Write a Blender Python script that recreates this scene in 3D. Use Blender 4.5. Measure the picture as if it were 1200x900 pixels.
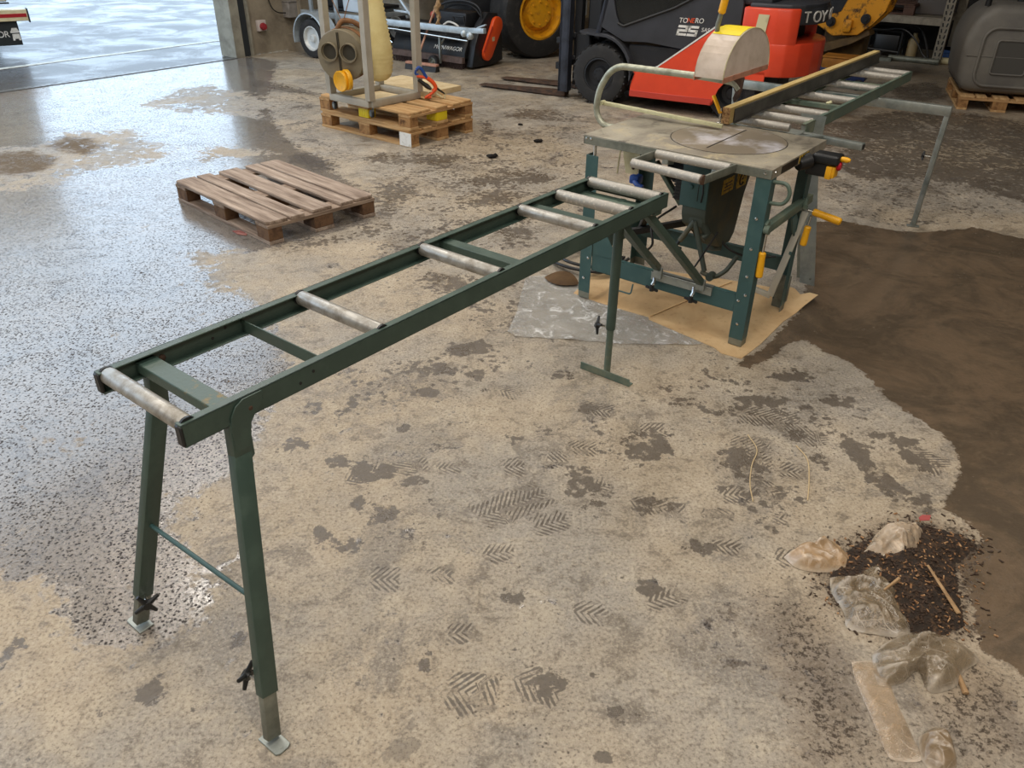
import bpy, bmesh, math, random
import numpy as np
from mathutils import Vector, Matrix, noise as mnoise

for o in list(bpy.data.objects):
    bpy.data.objects.remove(o, do_unlink=True)
SC = bpy.context.scene
COL = SC.collection
R = math.radians
random.seed(7)

# ------------------------------------------------------------------ camera
F_PX, PITCH, ROLL, CAM_H = 919.0981, 0.5416, 0.0146, 1.761
fw = Vector((0, math.cos(PITCH), -math.sin(PITCH)))
rt = Vector((1, 0, 0))
up = rt.cross(fw)
r2 = rt * math.cos(ROLL) + up * math.sin(ROLL)
u2 = -rt * math.sin(ROLL) + up * math.cos(ROLL)
cam = bpy.data.cameras.new('camera')
cam.sensor_width = 36.0
cam.sensor_fit = 'HORIZONTAL'
cam.lens = F_PX / 1200 * 36.0
cam.clip_start = 0.05
cam.clip_end = 500
cam_ob = bpy.data.objects.new('camera', cam)
COL.objects.link(cam_ob)
mw = Matrix.Identity(4)
for i in range(3):
    mw[i][0], mw[i][1], mw[i][2] = r2[i], u2[i], -fw[i]
mw[2][3] = CAM_H
cam_ob.matrix_world = mw
SC.camera = cam_ob


def S(r, g, b):
    def f(c):
        c /= 255.0
        return c / 12.92 if c <= 0.04045 else ((c + 0.055) / 1.055) ** 2.4
    return (f(r), f(g), f(b), 1.0)


# ------------------------------------------------------------------ light
SC.view_settings.view_transform = 'Standard'
SC.view_settings.look = 'None'
SC.view_settings.gamma = 1.0
SC.view_settings.use_curve_mapping = False
SC.view_settings.exposure = 0.0
SC.cycles.use_denoising = True
SC.cycles.max_bounces = 8
SC.cycles.sample_clamp_indirect = 6.0

world = bpy.data.worlds.new('overcast')
SC.world = world
world.use_nodes = True
wn = world.node_tree
bg = wn.nodes['Background']
bg.inputs['Color'].default_value = (0.64, 0.81, 1.0, 1)
bg.inputs['Strength'].default_value = 2.7

WALL_O = Vector((-3.854, 11.486, 0))
WALL_A = R(54.1)
WX = Vector((math.cos(WALL_A), math.sin(WALL_A), 0))
WY = Vector((-math.sin(WALL_A), math.cos(WALL_A), 0))


def W(x, y, z=0.0):
    p = WALL_O + WX * x + WY * y
    return Vector((p.x, p.y, z))


def added_fill_light(x, y, sx, sy, power, color):  # unseen area light, added overhead to brighten and warm the hall
    l = bpy.data.lights.new('added_fill_light', 'AREA')
    l.shape = 'RECTANGLE'
    l.size, l.size_y = sx, sy
    l.energy = power
    l.color = color
    o = bpy.data.objects.new('added_fill_light', l)
    COL.objects.link(o)
    o.location = W(x, y, 5.6)
    o.rotation_euler = (0, 0, WALL_A)
    return o


WARM = (1.0, 0.93, 0.84)
for lx in (-11.0, -6.0):
    for ly in (-13.0, -9.0, -4.5):
        added_fill_light(lx, ly, 4.0, 1.4, 128, WARM)
added_fill_light(-1.0, -12.0, 2.4, 0.5, 40, WARM)
added_fill_light(-1.5, -6.0, 2.4, 0.5, 120, WARM)  # added to lift the floor towards the forklift
added_fill_light(-2.5, -2.6, 2.4, 0.5, 140, WARM)  # added to lift the far floor by the sweeper


# ------------------------------------------------------------------ mesh helpers
def frame_from(axis, hint=Vector((0, 0, 1))):
    a = Vector(axis).normalized()
    h = Vector(hint)
    if abs(a.dot(h)) > 0.95:
        h = Vector((1, 0, 0)) if abs(a.x) < 0.9 else Vector((0, 1, 0))
    u = h.cross(a).normalized()
    v = a.cross(u).normalized()
    return a, u, v


class M:
    """collects shapes into one bmesh"""

    def __init__(s):
        s.bm = bmesh.new()

    def _bevel(s, verts, bev, seg=2):
        vs = set(verts)
        es = [e for e in s.bm.edges if e.verts[0] in vs and e.verts[1] in vs]
        bmesh.ops.bevel(s.bm, geom=es, offset=bev, segments=seg, affect='EDGES', profile=0.5)

    def hexa(s, P, bev=0, seg=2):
        vs = [s.bm.verts.new(p) for p in P]
        for f in ((3, 2, 1, 0), (4, 5, 6, 7), (0, 1, 5, 4), (1, 2, 6, 5), (2, 3, 7, 6), (3, 0, 4, 7)):
            s.bm.faces.new([vs[i] for i in f])
        if bev:
            s._bevel(vs, bev, seg)
        return s

    def box(s, x0, x1, y0, y1, z0, z1, bev=0, seg=2, mat=None):
        P = [Vector(p) for p in ((x0, y0, z0), (x1, y0, z0), (x1, y1, z0), (x0, y1, z0),
                                 (x0, y0, z1), (x1, y0, z1), (x1, y1, z1), (x0, y1, z1))]
        if mat is not None:
            P = [mat @ p for p in P]
        return s.hexa(P, bev, seg)

    def bar(s, a, b, w, h, hint=(0, 0, 1), bev=0):
        a, b = Vector(a), Vector(b)
        ax, u, v = frame_from(b - a, hint)
        P = []
        for c in (a, b):
            for su, sv in ((-1, -1), (1, -1), (1, 1), (-1, 1)):
                P.append(c + u * su * w / 2 + v * sv * h / 2)
        return s.hexa(P, bev)

    def ring_loft(s, rings, cap0=True, cap1=True, closed=False):
        vr = [[s.bm.verts.new(p) for p in r] for r in rings]
        n = len(vr[0])
        m = len(vr)
        for i in range(m if closed else m - 1):
            a, b = vr[i], vr[(i + 1) % m]
            for j in range(n):
                k = (j + 1) % n
                s.bm.faces.new((a[j], a[k], b[k], b[j]))
        if not closed:
            if cap0:
                s.bm.faces.new(vr[0][::-1])
            if cap1:
                s.bm.faces.new(vr[-1])
        return s

    def tube(s, pts, r, n=10, closed=False):
        pts = [Vector(p) for p in pts]
        m = len(pts)
        rr = r if isinstance(r, (list, tuple)) else [r] * m
        rings = []
        u = None
        for i, p in enumerate(pts):
            if closed:
                t = pts[(i + 1) % m] - pts[i - 1]
            else:
                t = pts[min(i + 1, m - 1)] - pts[max(i - 1, 0)]
            t.normalize()
            if u is None:
                _, u, v = frame_from(t)
            else:
                u = (u - t * u.dot(t)).normalized()
                v = t.cross(u)
            rings.append([p + (u * math.cos(2 * math.pi * k / n) + v * math.sin(2 * math.pi * k / n)) * rr[i] for k in range(n)])
        return s.ring_loft(rings, closed=closed)

    def cyl(s, a, b, r, n=20, r2=None):
        a, b = Vector(a), Vector(b)
        ax, u, v = frame_from(b - a)
        rb = r if r2 is None else r2
        rings = []
        for c, q in ((a, r), (b, rb)):
            rings.append([c + (u * math.cos(2 * math.pi * k / n) + v * math.sin(2 * math.pi * k / n)) * q for k in range(n)])
        return s.ring_loft(rings)

    def lathe(s, prof, o, axis, n=32, cap0=False, cap1=False):
        """prof = [(radius, distance along axis)]"""
        o = Vector(o)
        ax, u, v = frame_from(axis)
        rings = [[o + ax * t + (u * math.cos(2 * math.pi * k / n) + v * math.sin(2 * math.pi * k / n)) * max(r, 1e-4)
                  for k in range(n)] for r, t in prof]
        return s.ring_loft(rings, cap0, cap1)

    def prism(s, poly, o, U, V, D, bev=0, seg=2):
        """2-D polygon in axes U,V from o, extruded along vector D"""
        o, U, V, D = Vector(o), Vector(U), Vector(V), Vector(D)
        a = [s.bm.verts.new(o + U * x + V * y) for x, y in poly]
        b = [s.bm.verts.new(o + U * x + V * y + D) for x, y in poly]
        n = len(a)
        s.bm.faces.new(a[::-1])
        s.bm.faces.new(b)
        for i in range(n):
            j = (i + 1) % n
            s.bm.faces.new((a[i], a[j], b[j], b[i]))
        if bev:
            s._bevel(a + b, bev, seg)
        return s

    def sph(s, c, r, n=12, sc=(1, 1, 1)):
        c = Vector(c)
        rings = []
        for i in range(1, n // 2):
            th = math.pi * i / (n // 2)
            rings.append([c + Vector((sc[0] * r * math.sin(th) * math.cos(2 * math.pi * k / n),
                                      sc[1] * r * math.sin(th) * math.sin(2 * math.pi * k / n),
                                      sc[2] * r * math.cos(th))) for k in range(n)])
        return s.ring_loft(rings)

    def sheet(s, fn, nu, nv, thick=0.0):
        """grid surface fn(u,v)->Vector, optionally thickened downwards"""
        g = [[s.bm.verts.new(fn(i / nu, j / nv)) for j in range(nv + 1)] for i in range(nu + 1)]
        fs = []
        for i in range(nu):
            for j in range(nv):
                fs.append(s.bm.faces.new((g[i][j], g[i + 1][j], g[i + 1][j + 1], g[i][j + 1])))
        if thick:
            bmesh.ops.solidify(s.bm, geom=fs, thickness=thick)
        return s


def obj(name, m, mat, parent=None, loc=None, rz=None, smooth=38):
    bm = m.bm if isinstance(m, M) else m
    bmesh.ops.recalc_face_normals(bm, faces=bm.faces)
    me = bpy.data.meshes.new(name)
    bm.to_mesh(me)
    bm.free()
    mats = mat if isinstance(mat, (list, tuple)) else [mat]
    for q in mats:
        me.materials.append(q)
    me.polygons.foreach_set('use_smooth', [True] * len(me.polygons))
    try:
        me.set_sharp_from_angle(angle=R(smooth))
    except Exception:
        pass
    o = bpy.data.objects.new(name, me)
    COL.objects.link(o)
    if parent is not None:
        o.parent = parent
    if loc is not None:
        o.location = loc
    if rz is not None:
        o.rotation_euler = (0, 0, rz)
    return o


def tag(o, label=None, cat=None, group=None, kind=None):
    if label:
        o['label'] = label
    if cat:
        o['category'] = cat
    if group:
        o['group'] = group
    if kind:
        o['kind'] = kind
    return o


def thing(name, label, cat, loc=(0, 0, 0), rz=0.0, group=None):
    o = bpy.data.objects.new(name, None)
    o.empty_display_size = 0.1
    COL.objects.link(o)
    o.location = loc
    o.rotation_euler = (0, 0, rz)
    return tag(o, label, cat, group)


def copy_tree(o, parent=None):
    c = o.copy()
    COL.objects.link(c)
    if parent is not None:
        c.parent = parent
    for ch in list(o.children):
        copy_tree(ch, c)
    return c


def fillet(pts, rad, n=6):
    """round the corners of a polyline"""
    pts = [Vector(p) for p in pts]
    out = [pts[0]]
    for i in range(1, len(pts) - 1):
        p, a, b = pts[i], pts[i - 1], pts[i + 1]
        ra = min(rad, (a - p).length * .49, (b - p).length * .49)
        q0 = p + (a - p).normalized() * ra
        q1 = p + (b - p).normalized() * ra
        for k in range(n + 1):
            t = k / n
            out.append(q0 * (1 - t) ** 2 + p * 2 * t * (1 - t) + q1 * t * t)
    out.append(pts[-1])
    return out


def smooth_path(pts, n=8):
    """Catmull-Rom through points"""
    P = [Vector(p) for p in pts]
    P = [P[0] * 2 - P[1]] + P + [P[-1] * 2 - P[-2]]
    out = []
    for i in range(1, len(P) - 2):
        for k in range(n):
            t = k / n
            a, b, c, d = P[i - 1], P[i], P[i + 1], P[i + 2]
            out.append(.5 * ((2 * b) + (c - a) * t + (2 * a - 5 * b + 4 * c - d) * t * t + (3 * b - a - 3 * c + d) * t ** 3))
    out.append(P[-2])
    return out


def text_obj(name, body, size, mat, parent, origin, ux, uy, depth=0.001, align='LEFT', shear=0.0, spacing=1.0):
    """flat lettering: baseline along ux, letters standing along uy"""
    cu = bpy.data.curves.new(name, 'FONT')
    cu.body = body
    cu.size = size
    cu.extrude = depth
    cu.align_x = align
    cu.shear = shear
    cu.space_character = spacing
    tmp = bpy.data.objects.new(name, cu)
    COL.objects.link(tmp)
    dg = bpy.context.evaluated_depsgraph_get()
    me = bpy.data.meshes.new_from_object(tmp.evaluated_get(dg))
    bpy.data.objects.remove(tmp, do_unlink=True)
    ux, uy = Vector(ux).normalized(), Vector(uy).normalized()
    nz = ux.cross(uy)
    mt = Matrix.Identity(4)
    for i in range(3):
        mt[i][0], mt[i][1], mt[i][2], mt[i][3] = ux[i], uy[i], nz[i], origin[i]
    me.transform(mt)
    me.materials.clear()
    me.materials.append(mat)
    o = bpy.data.objects.new(name, me)
    COL.objects.link(o)
    o.parent = parent
    return o


# ------------------------------------------------------------------ materials
def pmat(name, base, rough=0.5, metal=0.0, base2=None, scale=8.0, lo=0.4, hi=0.65, rough2=None, bump=0.0, bscale=60.0,
         stretch=(1, 1, 1), spec=0.5, coat=0.0, detail=6.0):
    m = bpy.data.materials.new(name)
    m.use_nodes = True
    nt = m.node_tree
    b = nt.nodes['Principled BSDF']
    b.inputs['Base Color'].default_value = base
    b.inputs['Roughness'].default_value = rough
    b.inputs['Metallic'].default_value = metal
    b.inputs['Specular IOR Level'].default_value = spec
    b.inputs['Coat Weight'].default_value = coat
    tc = nt.nodes.new('ShaderNodeTexCoord')
    mp = nt.nodes.new('ShaderNodeMapping')
    mp.inputs['Scale'].default_value = stretch
    nt.links.new(tc.outputs['Object'], mp.inputs['Vector'])
    if base2 is not None:
        nz = nt.nodes.new('ShaderNodeTexNoise')
        nz.inputs['Scale'].default_value = scale
        nz.inputs['Detail'].default_value = detail
        nz.inputs['Roughness'].default_value = 0.65
        nt.links.new(mp.outputs[0], nz.inputs['Vector'])
        mr = nt.nodes.new('ShaderNodeMapRange')
        mr.inputs['From Min'].default_value = lo
        mr.inputs['From Max'].default_value = hi
        nt.links.new(nz.outputs['Fac'], mr.inputs['Value'])
        mx = nt.nodes.new('ShaderNodeMix')
        mx.data_type = 'RGBA'
        mx.inputs['A'].default_value = base
        mx.inputs['B'].default_value = base2
        nt.links.new(mr.outputs[0], mx.inputs['Factor'])
        nt.links.new(mx.outputs['Result'], b.inputs['Base Color'])
        if rough2 is not None:
            mr2 = nt.nodes.new('ShaderNodeMapRange')
            mr2.inputs['To Min'].default_value = rough
            mr2.inputs['To Max'].default_value = rough2
            nt.links.new(mr.outputs[0], mr2.inputs['Value'])
            nt.links.new(mr2.outputs[0], b.inputs['Roughness'])
    if bump:
        n2 = nt.nodes.new('ShaderNodeTexNoise')
        n2.inputs['Scale'].default_value = bscale
        n2.inputs['Detail'].default_value = 5
        nt.links.new(mp.outputs[0], n2.inputs['Vector'])
        bp = nt.nodes.new('ShaderNodeBump')
        bp.inputs['Strength'].default_value = bump
        bp.inputs['Distance'].default_value = 0.01
        nt.links.new(n2.outputs['Fac'], bp.inputs['Height'])
        nt.links.new(bp.outputs[0], b.inputs['Normal'])
    return m


MT = {}
MT['dark_green'] = pmat('dark_green_paint', S(58, 76, 68), .42, 0, S(70, 88, 78), 14, .45, .7, .6, .05, 90)
MT['dark_green_worn'] = pmat('dark_green_worn_paint', S(62, 82, 74), .45, 0, S(150, 122, 70), 9, .55, .66, .7, .08, 90)
MT['teal'] = pmat('teal_paint', S(55, 86, 86), .45, 0, S(70, 98, 95), 10, .5, .75, .6, .04, 80)
MT['teal_dirty'] = pmat('dusty_teal_paint', S(62, 70, 62), .6, 0, S(112, 98, 70), 5, .5, .8, .8, .08, 60)
MT['sage'] = pmat('sage_paint', S(88, 104, 92), .5, 0, S(120, 124, 104), 8, .5, .7, .65, .06, 80)
MT['roller'] = pmat('worn_steel_roller', S(176, 174, 168), .38, .55, S(140, 134, 124), 26, .42, .66, .55, .06, 70)
MT['roller_dusty'] = pmat('dusty_steel_roller', S(168, 164, 156), .5, .4, S(206, 200, 188), 80, .54, .66, .7, .08, 120)
MT['galv'] = pmat('galvanised_steel', S(168, 172, 166), .42, .7, S(120, 128, 124), 7, .4, .7, .55, .04, 60)
MT['galv_dull'] = pmat('dull_galvanised_steel', S(140, 142, 130), .5, .55, S(100, 104, 96), 9, .4, .7, .6, .05, 60)
MT['chrome'] = pmat('bright_steel', S(205, 205, 200), .22, .95)
MT['black_plastic'] = pmat('black_plastic', S(26, 27, 28), .45)
MT['black_dirty'] = pmat('dirty_black_steel', S(30, 31, 33), .5, .2, S(62, 58, 54), 12, .5, .75, .7, .08, 50)
MT['rubber'] = pmat('tyre_rubber', S(34, 34, 35), .75, 0, S(66, 63, 60), 10, .5, .8, .85, .15, 40)
MT['yellow_grip'] = pmat('yellow_plastic', S(236, 172, 22), .45, 0, S(205, 150, 30), 30, .5, .8)
MT['yellow'] = pmat('bright_yellow_plastic', S(240, 215, 30), .5)
MT['red_btn'] = pmat('red_button_plastic', S(190, 25, 45), .4)
MT['white_paint'] = pmat('white_paint', S(228, 228, 224), .6, 0, S(190, 188, 180), 20, .5, .7)
MT['label_yellow'] = pmat('yellow_sticker', S(196, 160, 38), .6, 0, S(120, 96, 36), 45, .5, .6)
MT['rust'] = pmat('rusty_steel', S(96, 72, 56), .7, .3, S(60, 50, 44), 15, .4, .65, .8, .1, 60)
MT['orange'] = pmat('orange_paint', S(232, 84, 34), .45)
MT['blue_plastic'] = pmat('blue_plastic', S(28, 72, 150), .45)


def wood(name, c1, c2, axis='x', rough=.8):
    st = {'x': (1.2, 14, 14), 'y': (14, 1.2, 14), 'z': (14, 14, 1.2)}[axis]
    return pmat(name, c1, rough, 0, c2, 2.2, .35, .7, .9, .25, 9, stretch=st, spec=.3)


MT['pallet'] = wood('weathered_pallet_wood', S(118, 100, 86), S(188, 170, 154))
MT['pallet_cross'] = wood('weathered_pallet_crosswood', S(112, 94, 80), S(168, 148, 130), 'y')
MT['pallet_new'] = wood('fresh_pallet_wood', S(172, 132, 86), S(214, 180, 132))
MT['pallet_new_cross'] = wood('fresh_pallet_crosswood', S(160, 120, 78), S(205, 168, 120), 'y')
MT['block'] = pmat('pressed_wood_block', S(112, 84, 60), .9, 0, S(78, 56, 40), 18, .45, .65, .9, .25, 70)
MT['block_new'] = pmat('fresh_wood_block', S(165, 124, 78), .9, 0, S(120, 84, 50), 18, .45, .65, .9, .25, 70)
# ---- floor zones, metres on the ground
WET = [[(-1.66, 1.653), (-1.539, 1.707), (-1.422, 1.717), (-1.3, 1.617), (-1.216, 1.515), (-1.139, 1.468), (-1.022, 1.476), (-0.939, 1.52), (-0.919, 1.592), (-0.973, 1.802), (-1.104, 1.957), (-1.068, 2.167), (-0.972, 2.319), (-0.986, 2.695), (-0.959, 2.973), (-1.182, 3.42), (-1.383, 3.813), (-1.625, 4.068), (-1.574, 4.35), (-1.461, 4.492), (-0.938, 4.941), (-1.078, 5.611), (-1.493, 6.261), (-1.874, 6.852), (-2.234, 7.518), (-2.719, 9.0), (-3.22, 11.256), (-3.945, 11.778), (-4.558, 10.998), (-5.237, 10.058), (-6.258, 8.742)]]
DRY = [[(-1.78, 3.968), (-1.892, 4.365), (-1.749, 4.453), (-1.524, 4.352), (-1.278, 3.986), (-1.274, 3.763), (-1.415, 3.812), (-1.577, 3.753)], [(-1.191, 2.05), (-1.226, 2.164), (-1.169, 2.213), (-1.062, 2.167), (-1.031, 2.031), (-1.11, 1.974)], [(-3.805, 5.288), (-4.655, 6.694), (-4.153, 6.837), (-4.059, 7.405), (-3.493, 7.374), (-2.921, 6.793), (-2.844, 6.314), (-3.206, 6.052), (-3.304, 5.712), (-3.503, 5.496)], [(-3.899, 8.345), (-3.893, 9.25), (-3.638, 9.629), (-2.91, 9.177), (-2.434, 8.446), (-2.53, 7.852), (-2.915, 8.014), (-3.37, 8.1)], [(-2.588, 6.084), (-2.709, 6.921), (-2.381, 6.823), (-1.962, 6.624), (-2.129, 6.455), (-2.371, 6.339)]]
DIRTB = [[(-3.967, 6.733), (-4.004, 7.056), (-3.769, 7.039), (-3.542, 6.757), (-3.533, 6.537), (-3.74, 6.525)], [(-4.042, 5.894), (-4.391, 6.489), (-4.036, 6.617), (-3.711, 6.369), (-3.658, 6.029), (-3.816, 5.838)]]
PUD = [[(1.902, 5.063), (2.21, 5.144), (2.552, 4.927), (2.983, 5.009), (3.05, 5.05), (3.55, 4.6), (3.75, 3.9), (3.35, 3.2), (2.9, 2.75), (2.75, 2.2), (2.3, 1.75), (2.05, 1.3), (1.62, 1.12), (1.42, 1.33), (1.383, 1.433), (1.333, 1.519), (1.359, 1.645), (1.4, 1.784), (1.405, 1.878), (1.517, 1.94), (1.581, 1.982), (1.537, 2.097), (1.482, 2.118), (1.6, 2.244), (1.689, 2.383), (1.726, 2.523), (1.706, 2.61), (1.662, 2.689), (1.597, 2.832), (1.587, 2.994), (1.553, 3.162), (1.47, 3.266), (1.421, 3.368), (1.332, 3.348), (1.207, 3.192), (1.083, 3.093), (1.016, 3.107), (1.079, 3.205), (1.169, 3.274), (1.52, 3.754), (1.687, 4.215)]]
DAMP_SHADE = [[(3.097, 8.028), (3.855, 8.664), (4.645, 8.802), (5.537, 8.0), (3.801, 5.144), (3.598, 5.631), (3.42, 6.043), (3.043, 6.092), (2.678, 6.006), (2.565, 6.35)], [(2.444, 7.808), (3.073, 8.214), (3.46, 7.871), (3.046, 7.193), (2.635, 6.878), (2.498, 7.161)], [(4.547, 10.156), (5.333, 10.501), (5.031, 9.418), (4.48, 9.054), (4.226, 9.361)], [(-0.883, 4.943), (-1.03, 5.322), (-1.049, 5.823), (-0.857, 5.832), (-0.644, 5.632), (-0.77, 5.152), (-0.798, 4.74), (-0.967, 4.628), (-1.153, 4.505), (-1.341, 4.427), (-1.428, 4.565)], [(-0.473, 5.851), (-0.394, 6.15), (-0.094, 6.31), (0.247, 6.231), (0.427, 6.052), (0.299, 5.824), (-0.022, 5.852), (-0.274, 5.712)], [(-0.478, 5.5), (-0.373, 5.791), (-0.084, 5.721), (0.23, 5.674), (0.042, 5.371), (-0.253, 5.265), (-0.407, 5.35)], [(-0.167, 8.08), (0.003, 8.529), (0.406, 8.556), (0.736, 8.177), (0.589, 7.906), (0.214, 7.955)], [(-0.384, 7.302), (-0.376, 7.991), (-0.165, 8.005), (-0.189, 7.314), (-0.256, 7.003)], [(-1.929, 6.363), (-1.869, 6.684), (-1.608, 6.643), (-1.372, 6.342), (-1.411, 6.028), (-1.601, 6.135)], [(-3.169, 9.56), (-3.146, 9.998), (-2.661, 9.706), (-2.206, 9.229), (-2.125, 8.859), (-2.512, 9.11)], [(-1.37, 6.522), (-1.117, 6.725), (-0.612, 6.754), (-0.312, 6.58), (-0.575, 6.31), (-1.052, 6.285)], [(-0.623, 4.01), (-0.5, 4.196), (-0.203, 4.145), (-0.008, 3.974), (-0.097, 3.804), (-0.373, 3.849)], [(-0.235, 4.842), (-0.015, 4.981), (0.207, 4.892), (0.146, 4.629), (-0.064, 4.548)]]  # damp patches; the outline along the empty pallet also paints its shadow
BLOB = [(0.29, 1.288, 0.059, 0.033, 0.017), (-0.439, 2.067, 0.064, 0.064, 0.022), (0.01, 2.508, 0.04, 0.047, 0.025), (0.145, 2.576, 0.054, 0.049, 0.026), (0.515, 2.481, 0.113, 0.119, 0.025), (0.279, 2.198, 0.076, 0.152, 0.023), (0.505, 2.124, 0.107, 0.057, 0.023), (0.863, 2.379, 0.097, 0.114, 0.024), (0.303, 2.129, 0.042, 0.033, 0.023), (1.333, 2.402, 0.046, 0.209, 0.024), (1.378, 2.248, 0.05, 0.122, 0.023), (1.444, 2.154, 0.055, 0.073, 0.023), (1.554, 2.518, 0.047, 0.058, 0.025), (1.539, 2.407, 0.059, 0.073, 0.024), (1.471, 2.604, 0.069, 0.053, 0.026), (0.879, 2.009, 0.029, 0.036, 0.022), (0.234, 3.007, 0.061, 0.061, 0.029), (-0.308, 3.052, 0.084, 0.062, 0.029), (-0.242, 3.231, 0.088, 0.085, 0.031), (-0.345, 2.847, 0.051, 0.056, 0.028), (-0.671, 2.737, 0.035, 0.054, 0.027), (-0.526, 2.11, 0.041, 0.047, 0.023), (-0.511, 2.294, 0.094, 0.074, 0.024), (-0.393, 2.845, 0.058, 0.049, 0.028), (-0.163, 3.25, 0.072, 0.077, 0.031), (-0.439, 2.585, 0.047, 0.043, 0.026), (-0.624, 1.951, 0.05, 0.051, 0.021), (-0.648, 2.353, 0.051, 0.044, 0.024), (0.009, 1.686, 0.041, 0.042, 0.02), (0.888, 2.746, 0.143, 0.055, 0.027), (1.049, 2.817, 0.146, 0.064, 0.027), (1.26, 3.037, 0.116, 0.065, 0.029), (0.722, 2.808, 0.094, 0.063, 0.027), (0.666, 2.91, 0.067, 0.051, 0.028), (-0.543, 1.896, 0.066, 0.041, 0.021), (0.425, 1.729, 0.052, 0.036, 0.02), (0.619, 1.921, 0.073, 0.042, 0.021), (-1.369, 1.458, 0.033, 0.067, 0.018), (0.103, 1.384, 0.059, 0.05, 0.017), (0.262, 1.165, 0.062, 0.023, 0.016), (-0.224, 1.462, 0.033, 0.065, 0.018), (-0.756, 1.511, 0.029, 0.032, 0.018), (-0.922, 1.326, 0.049, 0.04, 0.017), (-0.363, 2.232, 0.067, 0.04, 0.023), (-0.833, 2.458, 0.065, 0.053, 0.025), (-0.822, 2.7, 0.063, 0.06, 0.027), (-0.152, 2.996, 0.053, 0.053, 0.029), (0.32, 2.731, 0.05, 0.053, 0.027), (1.118, 2.565, 0.055, 0.05, 0.026), (1.164, 2.397, 0.039, 0.058, 0.024), (1.377, 2.826, 0.088, 0.066, 0.027)]
TREAD = [(-0.096, 1.348, 0.072, 0.065, -0.145), (0.084, 1.37, 0.068, 0.049, -0.395), (-0.379, 1.752, 0.049, 0.052, 0.068), (-0.213, 1.773, 0.045, 0.041, 0.02), (0.006, 2.113, 0.14, 0.075, 0.576), (0.136, 2.022, 0.062, 0.053, 0.396), (-0.036, 1.875, 0.05, 0.04, 0.268), (0.014, 2.332, 0.051, 0.058, 0.167), (0.165, 2.389, 0.047, 0.049, 0.252), (0.272, 2.458, 0.059, 0.051, -0.125), (0.311, 2.214, 0.054, 0.06, 0.409), (0.509, 2.115, 0.092, 0.047, -0.366), (0.703, 2.079, 0.059, 0.037, 0.022), (0.926, 2.209, 0.058, 0.056, -0.641), (0.919, 2.446, 0.081, 0.107, -0.288), (1.04, 2.326, 0.048, 0.05, -0.218), (0.917, 2.061, 0.026, 0.037, 0.022), (1.165, 2.555, 0.07, 0.063, -0.651), (-0.373, 2.318, 0.075, 0.042, 0.257), (-0.232, 2.321, 0.044, 0.042, 0.255), (-0.524, 2.278, 0.09, 0.047, 0.6), (-0.036, 2.869, 0.094, 0.057, -0.448), (0.355, 2.732, 0.078, 0.053, -0.297), (1.572, 2.407, 0.07, 0.073, -0.856), (1.049, 2.686, 0.112, 0.081, -0.38), (0.546, 2.581, 0.068, 0.055, 0.026), (0.792, 2.186, 0.049, 0.05, 0.023), (0.909, 1.868, 0.055, 0.049, 0.021), (0.247, 1.624, 0.054, 0.047, -0.212), (0.472, 1.695, 0.062, 0.042, 0.343), (0.703, 1.922, 0.053, 0.042, -0.243), (-0.135, 1.547, 0.049, 0.038, 0.152)]
DAPPLE = [[(0.792, 3.196), (1.075, 3.062), (1.309, 2.837), (1.588, 2.638), (1.622, 2.33), (1.482, 2.275), (1.315, 2.456), (1.016, 2.563), (0.795, 2.81), (0.608, 3.018)], [(0.722, 2.441), (0.88, 2.559), (1.067, 2.395), (1.067, 2.1), (0.842, 1.925), (0.751, 2.139)], [(2.95, 7.839), (3.783, 8.259), (4.404, 7.929), (5.118, 7.312), (3.801, 5.144), (3.151, 5.116), (2.58, 4.992), (2.229, 5.197), (2.307, 5.879)], [(-1.181, 6.667), (-0.36, 7.634), (0.812, 8.068), (0.657, 6.252), (0.211, 5.024), (-0.215, 4.403), (-0.623, 4.01), (-0.923, 4.376), (-1.03, 5.322)], [(-2.883, 9.082), (-2.342, 9.624), (-1.731, 7.222), (-1.16, 6.534), (-1.368, 6.147), (-2.034, 6.901)], [(-0.861, 3.13), (-0.492, 3.308), (-0.003, 3.323), (-0.001, 3.001), (-0.285, 2.78), (-0.7, 2.703)], [(-0.203, 4.145), (0.182, 4.039), (0.079, 3.326), (-0.166, 3.318), (-0.36, 3.69)], [(-0.653, 2.153), (-0.428, 2.256), (-0.285, 2.07), (-0.434, 1.898)], [(0.28, 2.666), (0.568, 2.737), (0.666, 2.496), (0.503, 2.277), (0.288, 2.323)]]
PILE = [[(0.988, 1.74), (1.053, 1.851), (1.151, 1.932), (1.331, 2.027), (1.399, 2.02), (1.485, 1.988), (1.517, 1.94), (1.409, 1.859), (1.348, 1.712), (1.317, 1.612), (1.237, 1.572), (1.098, 1.592), (1.029, 1.639)]]
GRIT = [[(0.743, 1.7), (0.922, 1.739), (0.931, 1.573), (0.928, 1.398), (0.962, 1.153), (0.714, 1.149), (0.739, 1.341)], [(1.284, 1.518), (1.391, 1.406), (1.254, 1.158), (1.087, 1.155), (1.078, 1.321)]]
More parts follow.
